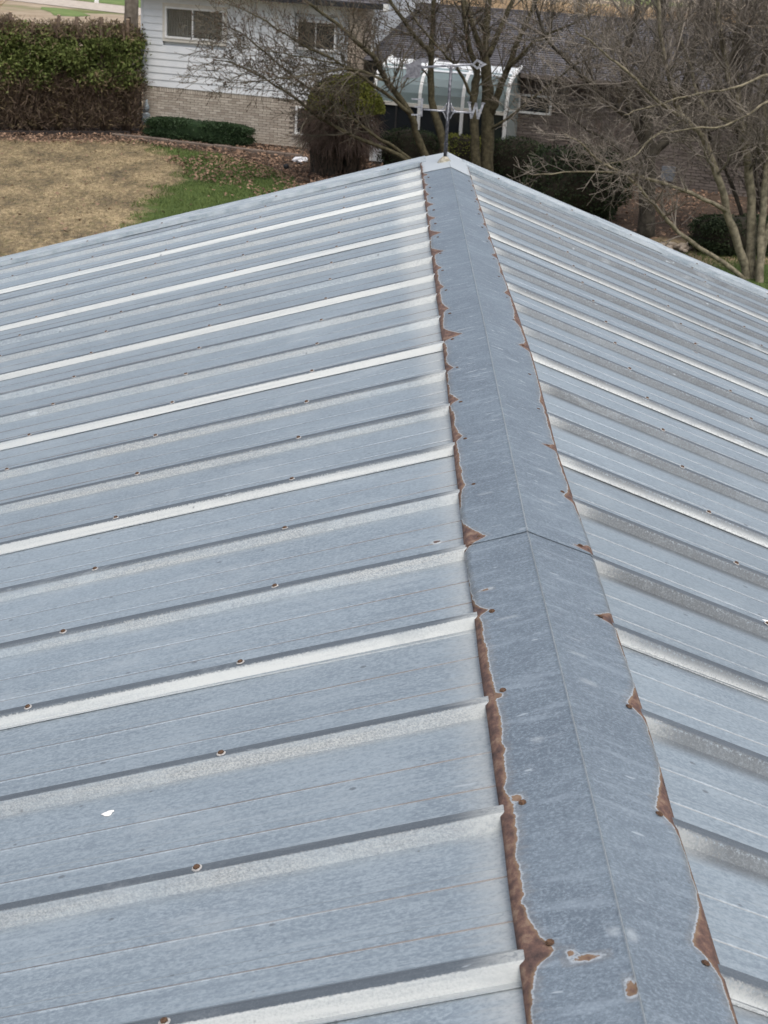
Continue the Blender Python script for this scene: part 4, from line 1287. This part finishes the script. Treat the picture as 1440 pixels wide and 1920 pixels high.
# ------------------------------------------------------------------ pale bare tree at the right edge
T = Tree(33, 2.9)
for pts, r0, r1, kw in [
    ([(6.08, 22.00, -0.25), (6.00, 22.06, 0.28), (5.90, 22.11, 1.13), (5.69, 22.17, 2.05), (5.57, 22.23, 2.45), (5.33, 22.29, 3.05), (5.03, 22.34, 3.89), (4.90, 22.40, 4.54)], .095, .04, dict(dens=2.6, start=.3, extend=1.2)),
    ([(6.04, 22.00, -0.2), (5.81, 21.93, 0.34), (5.49, 21.87, 0.99), (5.25, 21.80, 1.55), (4.85, 21.73, 2.29), (4.42, 21.67, 2.65), (4.25, 21.60, 3.00), (4.01, 21.53, 3.54), (3.82, 21.47, 4.35), (3.76, 21.40, 4.59)], .08, .022, dict(dens=3.0, start=.3, extend=1)),
    ([(4.52, 21.50, 2.56), (4.36, 21.36, 2.64), (3.88, 21.22, 2.94), (3.46, 21.08, 3.25), (2.98, 20.94, 3.57), (2.51, 20.80, 3.85)], .036, .010, dict(dens=3.4)),
    ([(5.39, 22.20, 2.49), (5.02, 22.32, 2.66), (4.82, 22.44, 2.90), (4.61, 22.56, 3.42), (4.44, 22.68, 3.84), (4.30, 22.80, 4.49)], .038, .018, dict(dens=3.0, extend=.8)),
    ([(5.98, 21.90, -0.1), (5.57, 21.74, 0.23), (4.94, 21.57, 0.58), (4.49, 21.41, 0.91), (4.10, 21.25, 1.25), (3.65, 21.09, 1.67), (3.08, 20.93, 1.94), (2.84, 20.76, 2.15), (2.48, 20.60, 2.36)], .05, .008, dict(dens=2.6, start=.35, length=.9)),
    ([(5.42, 21.90, 1.08), (5.29, 21.73, 1.21), (4.55, 21.57, 1.49), (3.84, 21.40, 1.66), (3.56, 21.23, 1.72), (2.77, 21.07, 1.73), (2.08, 20.90, 1.66)], .042, .007, dict(dens=3.0, length=.9, lift=.1)),
    ([(6.13, 21.70, -0.2), (6.08, 21.88, 0.68), (6.04, 22.06, 1.70), (5.89, 22.24, 2.79), (5.78, 22.42, 3.69), (5.68, 22.60, 4.66)], .075, .03, dict(dens=2.6, start=.3, extend=1)),
    ([(5.76, 22.20, 1.93), (5.48, 22.40, 2.92), (5.35, 22.60, 3.57), (5.39, 22.80, 4.06), (5.41, 23.00, 4.63)], .055, .025, dict(dens=3.0, extend=1)),
    ([(6.12, 21.90, -0.2), (6.17, 21.93, 0.85), (6.39, 21.95, 1.74), (6.40, 21.98, 2.84), (6.31, 22.00, 3.99)], .075, .03, dict(dens=3.0, start=.3, extend=1)),
    ([(4.39, 21.50, 2.56), (3.87, 21.17, 2.25), (3.55, 20.83, 1.99), (3.01, 20.50, 1.92)], .02, .005, dict(dens=3.2, length=.8)),
    ([(5.69, 21.50, 3.34), (5.10, 21.35, 3.12), (4.41, 21.20, 2.97), (3.82, 21.05, 2.79), (3.40, 20.90, 2.66)], .026, .006, dict(dens=3.4, length=.8)),
    ([(5.70, 21.30, 2.96), (5.04, 21.10, 2.57), (4.50, 20.90, 2.52), (3.98, 20.70, 2.44), (3.75, 20.50, 2.35)], .02, .006, dict(dens=3.2, length=.8)),
]: T.stem(pts, r0, r1, **kw)
T.build('bare_tree', (6.05, 22.0, 0), 'pale barked bare tree with many crooked stems at the right edge of the photo', 'tree', 'bark_pale', 'twig_pale')

# ------------------------------------------------------------------ dark trunked tree in front of the brown brick wing
T = Tree(45, 2.9)
for pts, r0, r1, kw in [
    ([(4.79, 25.30, -0.1), (4.67, 25.36, 1.12), (4.56, 25.42, 1.99), (4.51, 25.48, 2.65), (4.64, 25.54, 3.41), (4.55, 25.60, 4.51)], .17, .10, dict(dens=1.6, start=.4, extend=1.5)),
    ([(4.67, 25.40, 1.51), (4.97, 25.50, 1.81), (5.12, 25.60, 2.39), (5.31, 25.70, 3.34), (5.36, 25.80, 4.55)], .11, .05, dict(dens=2.6, extend=1)),
    ([(4.60, 25.40, 1.61), (4.20, 25.45, 2.35), (4.02, 25.50, 3.10), (4.14, 25.55, 3.85), (4.12, 25.60, 4.48)], .08, .05, dict(dens=2.6, extend=1)),
    ([(4.58, 25.40, 1.90), (3.77, 25.30, 2.44), (3.12, 25.20, 2.98), (2.46, 25.10, 3.59), (2.19, 25.00, 4.30)], .06, .02, dict(dens=3.0)),
    ([(4.62, 25.40, 1.2), (3.9, 25.2, 1.7), (3.3, 25.0, 2.0), (2.6, 24.8, 2.5)], .04, .01, dict(dens=3.0)),
    ([(5.12, 25.60, 2.3), (5.8, 25.5, 2.8), (6.4, 25.4, 3.2), (7.2, 25.3, 3.6)], .05, .015, dict(dens=3.0)),
    ([(4.9, 25.5, 1.7), (5.7, 25.4, 2.0), (6.5, 25.3, 2.2), (7.2, 25.2, 2.6)], .04, .012, dict(dens=3.0)),
]: T.stem(pts, r0, r1, **kw)
T.build('bare_tree', (4.8, 25.3, 0), 'thick dark trunked bare tree before the brown brick wall at right', 'tree', 'bark_dark', 'twig_pale')

# brushy thicket tree between the two, mostly upright switches
T = Tree(57)
for k in range(9):
    g = T.g
    bx, by = 7.4 + g.uniform(-.5, .5), 26.5 + g.uniform(-.4, .4)
    P = [(bx, by, 0)]
    dx, dy = g.uniform(-.45, .25), g.uniform(-.15, .2)
    for j in range(1, 6): P.append((bx + dx * j + g.uniform(-.1, .1), by + dy * j, j * 0.85))
    T.stem(P, .045, .012, dens=4.0, start=.15, length=1.1)
T.build('bare_thicket', (7.4, 26.5, 0), 'grey thicket of thin upright bare stems behind the pale tree, upper right', 'shrub', 'bark_dark', 'twig_pale')
T = Tree(58)
for k in range(7):
    g = T.g
    bx, by = 4.1 + g.uniform(-.6, .6), 29.3 + g.uniform(-.3, .3)
    P = [(bx, by, 0)]
    dx, dy = g.uniform(-.3, .3), g.uniform(-.2, .1)
    for j in range(1, 5): P.append((bx + dx * j + g.uniform(-.1, .1), by + dy * j, j * 0.36))
    T.stem(P, .028, .010, dens=1.6, start=.1, length=.7)
T.build('bare_thicket', (4.1, 29.3, 0), 'low brown bare shrub just right of the small white framed window', 'shrub', 'bark_dark', 'dead_pink')

# ------------------------------------------------------------------ big trunk at the left corner of the house
bt = empty('large_tree', (-7.35, 39.5, 0), 0, 'thick grey tree trunk rising behind the left corner of the white house', 'tree')
m_ = MB(); P = smooth_path([(0, 0, -0.1), (0, 0, .6), (-0.02, 0, 2.0), (0.02, 0, 3.4), (0.05, .1, 6.0), (0.3, .2, 8.0)], 4)
m_.tube(P, [0.34 if i == 0 else 0.24 - 0.10 * i / len(P) for i in range(len(P))], 14)
m_.build('trunk', MAT['bark_big'], bt, True)
m_ = MB()
g = random.Random(4)
for k in range(16):
    z = g.uniform(4.5, 8.0); a = g.uniform(0, 6.28)
    d = Vector((math.cos(a), math.sin(a), 0.6)).normalized()
    q = Vector((0.1, .1, z)); PP = [q]
    for j in range(6):
        d = (d + Vector((g.gauss(0, .2), g.gauss(0, .2), g.gauss(.05, .15)))).normalized(); q = q + d * 0.5; PP.append(q)
    m_.tube(PP, [0.06 - 0.008 * j for j in range(7)], 5)
m_.build('branches', MAT['bark_big'], bt, True)

# ------------------------------------------------------------------ cedar hedge: one tree after another
words = ['nearest the house corner', 'second from the house corner', 'third from the house corner', 'fourth from the house corner', 'fifth from the house corner',
         'sixth from the house corner', 'at the left edge of the photo', 'just beyond the left edge of the photo', 'last of the row at far left']


def cedar(i, bx, by):
    g = random.Random(100 + i)
    root = empty('cedar_tree', (bx, by, 0), g.uniform(0, 6), 'topped green cedar with bare brown foot, %s' % words[i], 'cedar', 'cedars of the clipped hedge')
    root.scale = (g.uniform(.92, 1.1), g.uniform(.92, 1.1), g.uniform(.94, 1.06))
    tr = MB()
    tops = []
    for k in range(3):
        a = g.uniform(0, 6.28); r = g.uniform(.05, .18)
        x, y = math.cos(a) * r, math.sin(a) * r
        h = 2.42 + g.uniform(0.05, 0.32)
        P = [(x, y, -0.05), (x * 1.1, y * 1.1, 0.8), (x * 1.2, y * 1.2, 1.6), (x * 1.2, y * 1.2, h)]
        tr.tube(P, [.062, .05, .045, .042], 8)
        tops.append((x * 1.2, y * 1.2, h))
    tr.build('trunk', MAT['dead'], root, True)
    for p in tops[:2]:
        MB().lathe([(0.044, 0), (0.043, 0.012)], 10, p).build('sawn_top', MAT['cut'], root)
    pts, brown = [], []
    cl = [(g.uniform(0, 6.28), g.uniform(1.12, 2.5), g.uniform(.26, .52)) for _ in range(64)]
    for a, z, r in cl:
        cx, cy = math.cos(a) * r, math.sin(a) * r * 0.9
        for _ in range(120):
            p = (cx + g.gauss(0, .105), cy + g.gauss(0, .105), z + g.gauss(0, .11))
            if p[2] > 2.5: continue
            (brown if (p[2] > 2.22 and g.random() < 0.6) or (g.random() < .75 * max(0, min(1, (1.62 - p[2]) / .6))) or g.random() < .06 else pts).append(p)
    quads(pts, g, .028, .055, .06, .12).build('crown', MAT['cedar'], root, kind='stuff')
    for _ in range(170):
        brown.append((g.gauss(0, .22), g.gauss(0, .2), g.uniform(2.2, 2.62)))
    tw = MB()
    for _ in range(800):
        a = g.uniform(0, 6.28); r = g.uniform(.05, .40)
        z = g.uniform(.10, 1.30)
        q = Vector((math.cos(a) * r, math.sin(a) * r, z)); d = Vector((math.cos(a) * .6, math.sin(a) * .6, g.uniform(-.2, 2.0))).normalized()
        PP = [q]
        for j in range(3):
            d = (d + Vector((g.gauss(0, .3), g.gauss(0, .3), g.gauss(0, .3)))).normalized(); q = q + d * g.uniform(.08, .2); PP.append(q)
        tw.tube(PP, [.009, .007, .005, .003], 3, False)
    for _ in range(80):
        q = Vector((g.gauss(0, .24), g.gauss(0, .2), 2.25)); PP = [q, q + Vector((g.gauss(0, .06), g.gauss(0, .06), .2)), q + Vector((g.gauss(0, .12), g.gauss(0, .1), g.uniform(.25, .42)))]
        tw.tube(PP, [.010, .007, .003], 3, False)
    tw.build('dead_twigs', MAT['dead'], root, kind='stuff')
    for _ in range(1300):
        a = g.uniform(0, 6.28); r = g.uniform(.05, .44)
        brown.append((math.cos(a) * r, math.sin(a) * r, g.uniform(.15, 1.25)))
    quads(brown, g, .022, .045, .06, .15).build('brown_foliage', MAT['cedar_brown'], root, kind='stuff')


for i in range(9):
    f = i * 0.575
    cedar(i, -6.86 - f * 0.935, 35.55 - f * 0.36)

# ------------------------------------------------------------------ clipped and rounded shrubs
def mound(name, loc, rz, sx, sy, sz, label, mat, n, seed, boxy=0.0, wob=.08, leaf=(.018, .035, .03, .06), z0=0.0, core='core', stems=True):
    g = random.Random(seed)
    root = empty(name, loc, rz, label, 'shrub')
    pts = []

    def surf(a, e):
        ca, sa, ce, se = math.cos(a), math.sin(a), math.cos(e), math.sin(e)
        k = 1 - 0.55 * boxy
        f = lambda v: math.copysign(abs(v) ** k, v)
        x, y, z = f(ca) * abs(ce) ** k, f(sa) * abs(ce) ** k, f(se)
        w = 1 + wob * mnoise.noise(Vector((x * 2.3 + seed, y * 2.3, z * 2.3))) * 2 + wob * 0.6 * mnoise.noise(Vector((x * 6 + seed, y * 6, z * 6)))
        return x * w, y * w, z * w
    for _ in range(n):
        a = g.uniform(0, 6.28); e = math.asin(g.uniform(-0.98, 1))
        x, y, z = surf(a, e)
        s_ = 1 + g.gauss(-.01, .045)
        pts.append((x * sx * s_, y * sy * s_, z0 + sz * (0.5 + 0.5 * z * s_)))
    quads(pts, g, *leaf).build('foliage', MAT[mat], root, kind='stuff')
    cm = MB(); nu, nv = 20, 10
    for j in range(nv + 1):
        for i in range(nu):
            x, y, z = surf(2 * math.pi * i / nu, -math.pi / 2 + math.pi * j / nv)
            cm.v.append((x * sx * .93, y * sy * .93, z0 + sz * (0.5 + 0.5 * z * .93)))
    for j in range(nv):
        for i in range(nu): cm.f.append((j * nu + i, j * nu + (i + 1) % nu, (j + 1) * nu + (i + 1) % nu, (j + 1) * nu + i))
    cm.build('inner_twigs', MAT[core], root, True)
    if stems:
        tm = MB()
        for k in range(4):
            x, y = g.uniform(-.5, .5) * sx, g.uniform(-.4, .4) * sy
            tm.tube([(x * .5, y * .5, -0.03), (x, y, z0 + sz * .4)], [.03, .02], 6)
        tm.build('stem', MAT['dead'], root, True)
    return root


c = local(1.86, .62, 0)
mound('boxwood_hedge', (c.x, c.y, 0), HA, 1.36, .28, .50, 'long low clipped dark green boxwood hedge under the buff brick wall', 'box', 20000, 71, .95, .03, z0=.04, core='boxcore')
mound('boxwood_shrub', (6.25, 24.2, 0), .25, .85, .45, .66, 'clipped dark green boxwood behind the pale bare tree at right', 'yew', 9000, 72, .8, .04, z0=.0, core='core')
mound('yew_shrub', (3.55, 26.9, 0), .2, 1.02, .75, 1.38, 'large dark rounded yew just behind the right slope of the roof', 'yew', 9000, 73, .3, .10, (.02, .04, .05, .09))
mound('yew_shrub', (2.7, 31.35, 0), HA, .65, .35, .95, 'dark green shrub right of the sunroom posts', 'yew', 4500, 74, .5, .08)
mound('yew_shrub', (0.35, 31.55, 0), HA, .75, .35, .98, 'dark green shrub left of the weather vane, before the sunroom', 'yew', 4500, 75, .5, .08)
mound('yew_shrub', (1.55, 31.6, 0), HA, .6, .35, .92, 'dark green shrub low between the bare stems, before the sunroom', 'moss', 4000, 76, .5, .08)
# bare tan ground plant by the gas meter
mound('low_shrub', tuple(local(.42, .45, 0)), HA, .18, .16, .34, 'small brownish shrub beside the gas meter', 'cedar_brown', 900, 77, .2, .1)

# overgrown yew: green dome on top, hanging dead twigs round dark trunks
g = random.Random(88)
oy = empty('overgrown_yew', (-1.28, 30.6, 0), 0, 'tall mushroom shaped yew with green dome top and hanging dead brown twigs', 'shrub')
pts = []
for _ in range(9500):
    a = g.uniform(0, 6.28); e = math.asin(g.uniform(0.12, 1))
    w = 1 + .12 * mnoise.noise(Vector((math.cos(a) * 2, math.sin(a) * 2, e * 2 + 3))) + .05 * mnoise.noise(Vector((math.cos(a) * 7, math.sin(a) * 7, e * 7)))
    s_ = 1 - abs(g.gauss(0, .06))
    pts.append((math.cos(a) * math.cos(e) * .90 * w * s_ + .08, math.sin(a) * math.cos(e) * .80 * w * s_, 1.32 + math.sin(e) * .86 * w * s_))
quads(pts, g, .02, .04, .05, .10).build('dome_foliage', MAT['moss'], oy, kind='stuff')
cm = MB().lathe([(.55, 1.10), (.70, 1.35), (.66, 1.65), (.50, 1.92), (.25, 2.08), (.02, 2.12)], 18, (.05, 0, 0)); cm.build('inner_twigs', MAT['core'], oy, True)
tw = MB()
for _ in range(2600):
    a = g.uniform(0, 6.28); r = g.uniform(.35, .80) * (1 if g.random() < .8 else .7)
    q = Vector((math.cos(a) * r, math.sin(a) * r * .9, g.uniform(.75, 1.50)))
    d = Vector((math.cos(a) * .5 + g.gauss(0, .2), math.sin(a) * .5 + g.gauss(0, .2), g.uniform(-1.0, .25))).normalized()
    PP = [q]
    for j in range(4):
        d = (d + Vector((g.gauss(0, .15), g.gauss(0, .15), -.22 + g.gauss(0, .1)))).normalized(); q = q + d * g.uniform(.06, .13); PP.append(q)
    tw.tube(PP, [.008, .007, .005, .004, .0025], 3, False)
tw.build('hanging_twigs', MAT['dead_pink'], oy, kind='stuff')
for x, y, r in ((-.36, 0, .20), (.30, .1, .16), (-.02, .25, .14), (-.55, .1, .10), (-.15, -.1, .12)):
    m_ = MB(); P = smooth_path([(x * .9, y, -.05), (x, y, .4), (x * 1.1, y, .9), (x * 1.2, y, 1.4)], 3); m_.tube(P, [r * 1.15 - r * .4 * i / len(P) for i in range(len(P))], 10)
    m_.build('trunk', MAT['bark_dark'], oy, True)
fu = MB()
for _ in range(900):
    a = g.uniform(0, 6.28); r = g.uniform(.45, .62)
    q = Vector((math.cos(a) * r, math.sin(a) * r * .8, g.uniform(.02, .9)))
    fu.tube([q, q + Vector((g.gauss(0, .05), g.gauss(0, .05), g.uniform(.1, .3)))], [.008, .003], 3, False)
fu.build('lower_twigs', MAT['dead'], oy, kind='stuff')

# ------------------------------------------------------------------ bed edging, stones, small things
MAT['edge'] = varied('dark_edging', (0.022, 0.018, 0.018), (0.05, 0.04, 0.036), 5, 0.8, 0)
MAT['curb'] = varied('brown_curb_stone', (0.10, 0.078, 0.065), (0.18, 0.145, 0.12), 5, 0.9, 0.4, 0.3)
m_ = MB(); P = [Vector((-11.9, 32.84, .05)), Vector((-9.27, 34.04, .05)), Vector((-8.0, 34.62, .05)), Vector((-6.68, 35.20, .05))]
P = smooth_path(P, 6)
for a, b in zip(P, P[1:]):
    d = (b - a).normalized(); n_ = Vector((-d.y, d.x, 0)) * .03
    k = len(m_.v)
    m_.v += [tuple(a - n_ - Vector((0, 0, .06))), tuple(a + n_ - Vector((0, 0, .06))), tuple(a + n_ + Vector((0, 0, .05))), tuple(a - n_ + Vector((0, 0, .05))), tuple(b - n_ - Vector((0, 0, .06))), tuple(b + n_ - Vector((0, 0, .06))), tuple(b + n_ + Vector((0, 0, .05))), tuple(b - n_ + Vector((0, 0, .05)))]
    m_.f += [(k, k + 4, k + 7, k + 3), (k + 1, k + 2, k + 6, k + 5), (k + 3, k + 7, k + 6, k + 2), (k, k + 3, k + 2, k + 1), (k + 4, k + 5, k + 6, k + 7)]
tag(m_.build('bed_edging', MAT['edge']), 'dark plastic edging along the foot of the cedar hedge', 'edging')
kb = empty('stone_kerb', tuple(local(0.0, .55, 0)), HA, 'low brown stone kerb in front of the boxwood hedge', 'kerb')
x = -0.25
while x < 4.6:
    ln = br.uniform(.32, .5)
    k_ = MB().bevbox(0, ln - .015, -.07, .07, -.05, .10 + br.uniform(-.01, .01), .015).build('kerb_stone', MAT['curb'], kb)
    k_.location = (x, -.62 - .05 * x + br.uniform(-.01, .01), 0); k_.rotation_euler = (0, 0, br.uniform(-.03, .03) - .05)
    x += ln


def lump(g, r, sq=.7, n=8, m=5):
    mb = MB(); sd = g.uniform(0, 99)
    for j in range(m + 1):
        e = -math.pi / 2 + math.pi * j / m
        for i in range(n):
            a = 2 * math.pi * i / n
            v = Vector((math.cos(a) * math.cos(e), math.sin(a) * math.cos(e), math.sin(e)))
            w = r * (1 + .3 * mnoise.noise(v * 1.6 + Vector((sd, 0, 0))))
            mb.v.append((v.x * w * 1.15, v.y * w, v.z * w * sq))
    for j in range(m):
        for i in range(n): mb.f.append((j * n + i, j * n + (i + 1) % n, (j + 1) * n + (i + 1) % n, (j + 1) * n + i))
    return mb


MAT['stone'] = varied('pale_tan_stone', (0.34, 0.27, 0.20), (0.56, 0.48, 0.39), 12, 0.9, 0.4, 0.2)
sp_ = empty('stone_pile', (5.15, 24.25, 0), 0, 'small pile of pale tan stones just beyond the right roof slope', 'stones')
g = random.Random(6)
for k in range(34):
    s_ = lump(g, g.uniform(.035, .065)).build('stone', MAT['stone'], sp_, True)
    s_.location = (g.gauss(0, .17), g.gauss(0, .16), g.uniform(.02, .09)); s_.rotation_euler = (0, 0, g.uniform(0, 6))
# crumpled white bag and black ball in the leaf litter
m_ = lump(random.Random(9), .15, .55, 12, 8)
m_.v = [(x + .04 * mnoise.noise(Vector((x * 14, y * 14, z * 14))), y + .04 * mnoise.noise(Vector((y * 14, z * 14, x * 14))), z + .05 * mnoise.noise(Vector((z * 15, x * 15, y * 15)))) for x, y, z in m_.v]
o = m_.build('white_bag', varied('white_plastic', (0.72, 0.73, 0.76), (0.82, 0.82, 0.84), 9, .5, 0)); o.location = (-2.22, 32.2, .06)
tag(o, 'crumpled white plastic bag lying in the brown leaves', 'bag')
bp = empty('garden_light', (-2.45, 30.75, 0), 0, 'small round black garden light standing in the leaf litter', 'garden light')
MB().lathe([(.012, -.03), (.012, .06)], 8).build('stake', MAT['blackmetal'], bp, True)
MB().lathe([(.02, .05), (.055, .07), (.068, .11), (.055, .15), (.02, .165)], 12).build('lamp_head', MAT['blackmetal'], bp, True)
wp_ = empty('marker_post', (-18.9, 95.6, 0), 0, 'thin white marker post on the grass beyond the gravel road', 'post')
MB().box(-.12, .12, -.12, .12, -.1, 1.0).build('post', MAT['whiteframe'], wp_)
MB().box(-.13, .13, -.13, .13, .75, .88).build('band', MAT['blackmetal'], wp_)

# ------------------------------------------------------------------ leaves and grass nobody could count
npx = np.random.RandomState(12)


def scatter(n, x0, x1, y0, y1):
    return npx.uniform(x0, x1, n), npx.uniform(y0, y1, n)


def leaf_field(name, x, y, size, mat, label, cat, upright=0.0, hmax=.05):
    n = len(x)
    a = npx.uniform(0, 2 * math.pi, n); s = npx.uniform(.6, 1.3, n) * size
    ca, sa = np.cos(a), np.sin(a)
    V = np.zeros((n, 4, 3), np.float32)
    if upright == 0:
        tl = npx.normal(0, .35, n)
        for k, (u, v) in enumerate(((-1, 0), (0, -.55), (1, 0), (0, .55))):
            V[:, k, 0] = x + (u * ca - v * sa) * s; V[:, k, 1] = y + (u * sa + v * ca) * s
            V[:, k, 2] = .020 + npx.uniform(0, .05, n) + np.abs(u * tl * s) + (.01 if k % 2 else 0)
    else:
        h = npx.uniform(.4, 1, n) * hmax; lx, ly = npx.normal(0, .45, n) * h, npx.normal(0, .45, n) * h
        w = s
        V[:, 0, :] = np.stack([x - ca * w, y - sa * w, np.zeros(n)], 1)
        V[:, 1, :] = np.stack([x + ca * w, y + sa * w, np.zeros(n)], 1)
        V[:, 2, :] = np.stack([x + lx + ca * w * .3, y + ly + sa * w * .3, h], 1)
        V[:, 3, :] = np.stack([x + lx - ca * w * .3, y + ly - sa * w * .3, h], 1)
    me = bpy.data.meshes.new(name)
    me.from_pydata(V.reshape(-1, 3).tolist(), [], np.arange(n * 4).reshape(n, 4).tolist())
    me.update()
    o = link(name, me, mat)
    return tag(o, label, cat, None, 'stuff')


x, y = scatter(42000, -12, 9, 22, 36)
d = seg_in(BED, x, y); nz = np.array([mnoise.noise(Vector((a * .9, b * .9, 0))) + .5 * mnoise.noise(Vector((a * 3, b * 3, 4))) for a, b in zip(x, y)])
k = (d + nz * .9 > -.45 + npx.uniform(-.2, .35, len(x)))
k |= (np.hypot((x + 3.4) / 1.6, (y - 30.6) / 2.1) < 1 + nz * .6) & (npx.uniform(0, 1, len(x)) < .7)
k |= npx.uniform(0, 1, len(x)) < .02
k &= (x < 2.5) | (npx.uniform(0, 1, len(x)) < .3)
leaf_field('fallen_leaves', x[k], y[k], .042, MAT['leaf_litter'], 'brown fallen leaves along the beds and over the green grass', 'leaves')
x, y = scatter(110000, -11, -2, 19, 35.4)
d = seg_in(GREEN, x, y) + np.array([.6 * mnoise.noise(Vector((a * 1.1, b * 1.1, 9))) + .3 * mnoise.noise(Vector((a * 4, b * 4, 9))) for a, b in zip(x, y)])
bd = seg_in(BED, x, y)
k = (d > 0) & (bd < .1)
leaf_field('green_grass', x[k], y[k], .006, MAT['green_blade'], 'patch of short green grass beside the dry lawn', 'grass', 1, .06)
k = (d <= 0) & (bd < .0) & (npx.uniform(0, 1, len(x)) < .45)
leaf_field('dry_grass', x[k], y[k], .005, MAT['dry_blade'], 'dry tan lawn grass left of the green patch', 'grass', 1, .035)
x, y = scatter(9000, 4, 9, 18, 24)
leaf_field('green_grass', x, y, .008, MAT['green_blade'], 'green grass under the pale bare tree at right', 'grass', 1, .06)
# tall tan grass behind the hedge at far left and the field beyond the wing
x, y = scatter(60000, -38, -20.4, 70, 100)
k = (y - 72) < (-20.6 - x) * 3.4 + 4
leaf_field('tall_dry_grass', x[k], y[k], .035, MAT['reed'], 'tall tan dry grass behind the hedge, top left corner', 'grass', 1, 1.5)
x, y = scatter(30000, -6, 48, 88, 130)
leaf_field('tall_dry_grass', x, y, .04, MAT['reed'], 'tan dry field beyond the charcoal roof', 'grass', 1, .9)
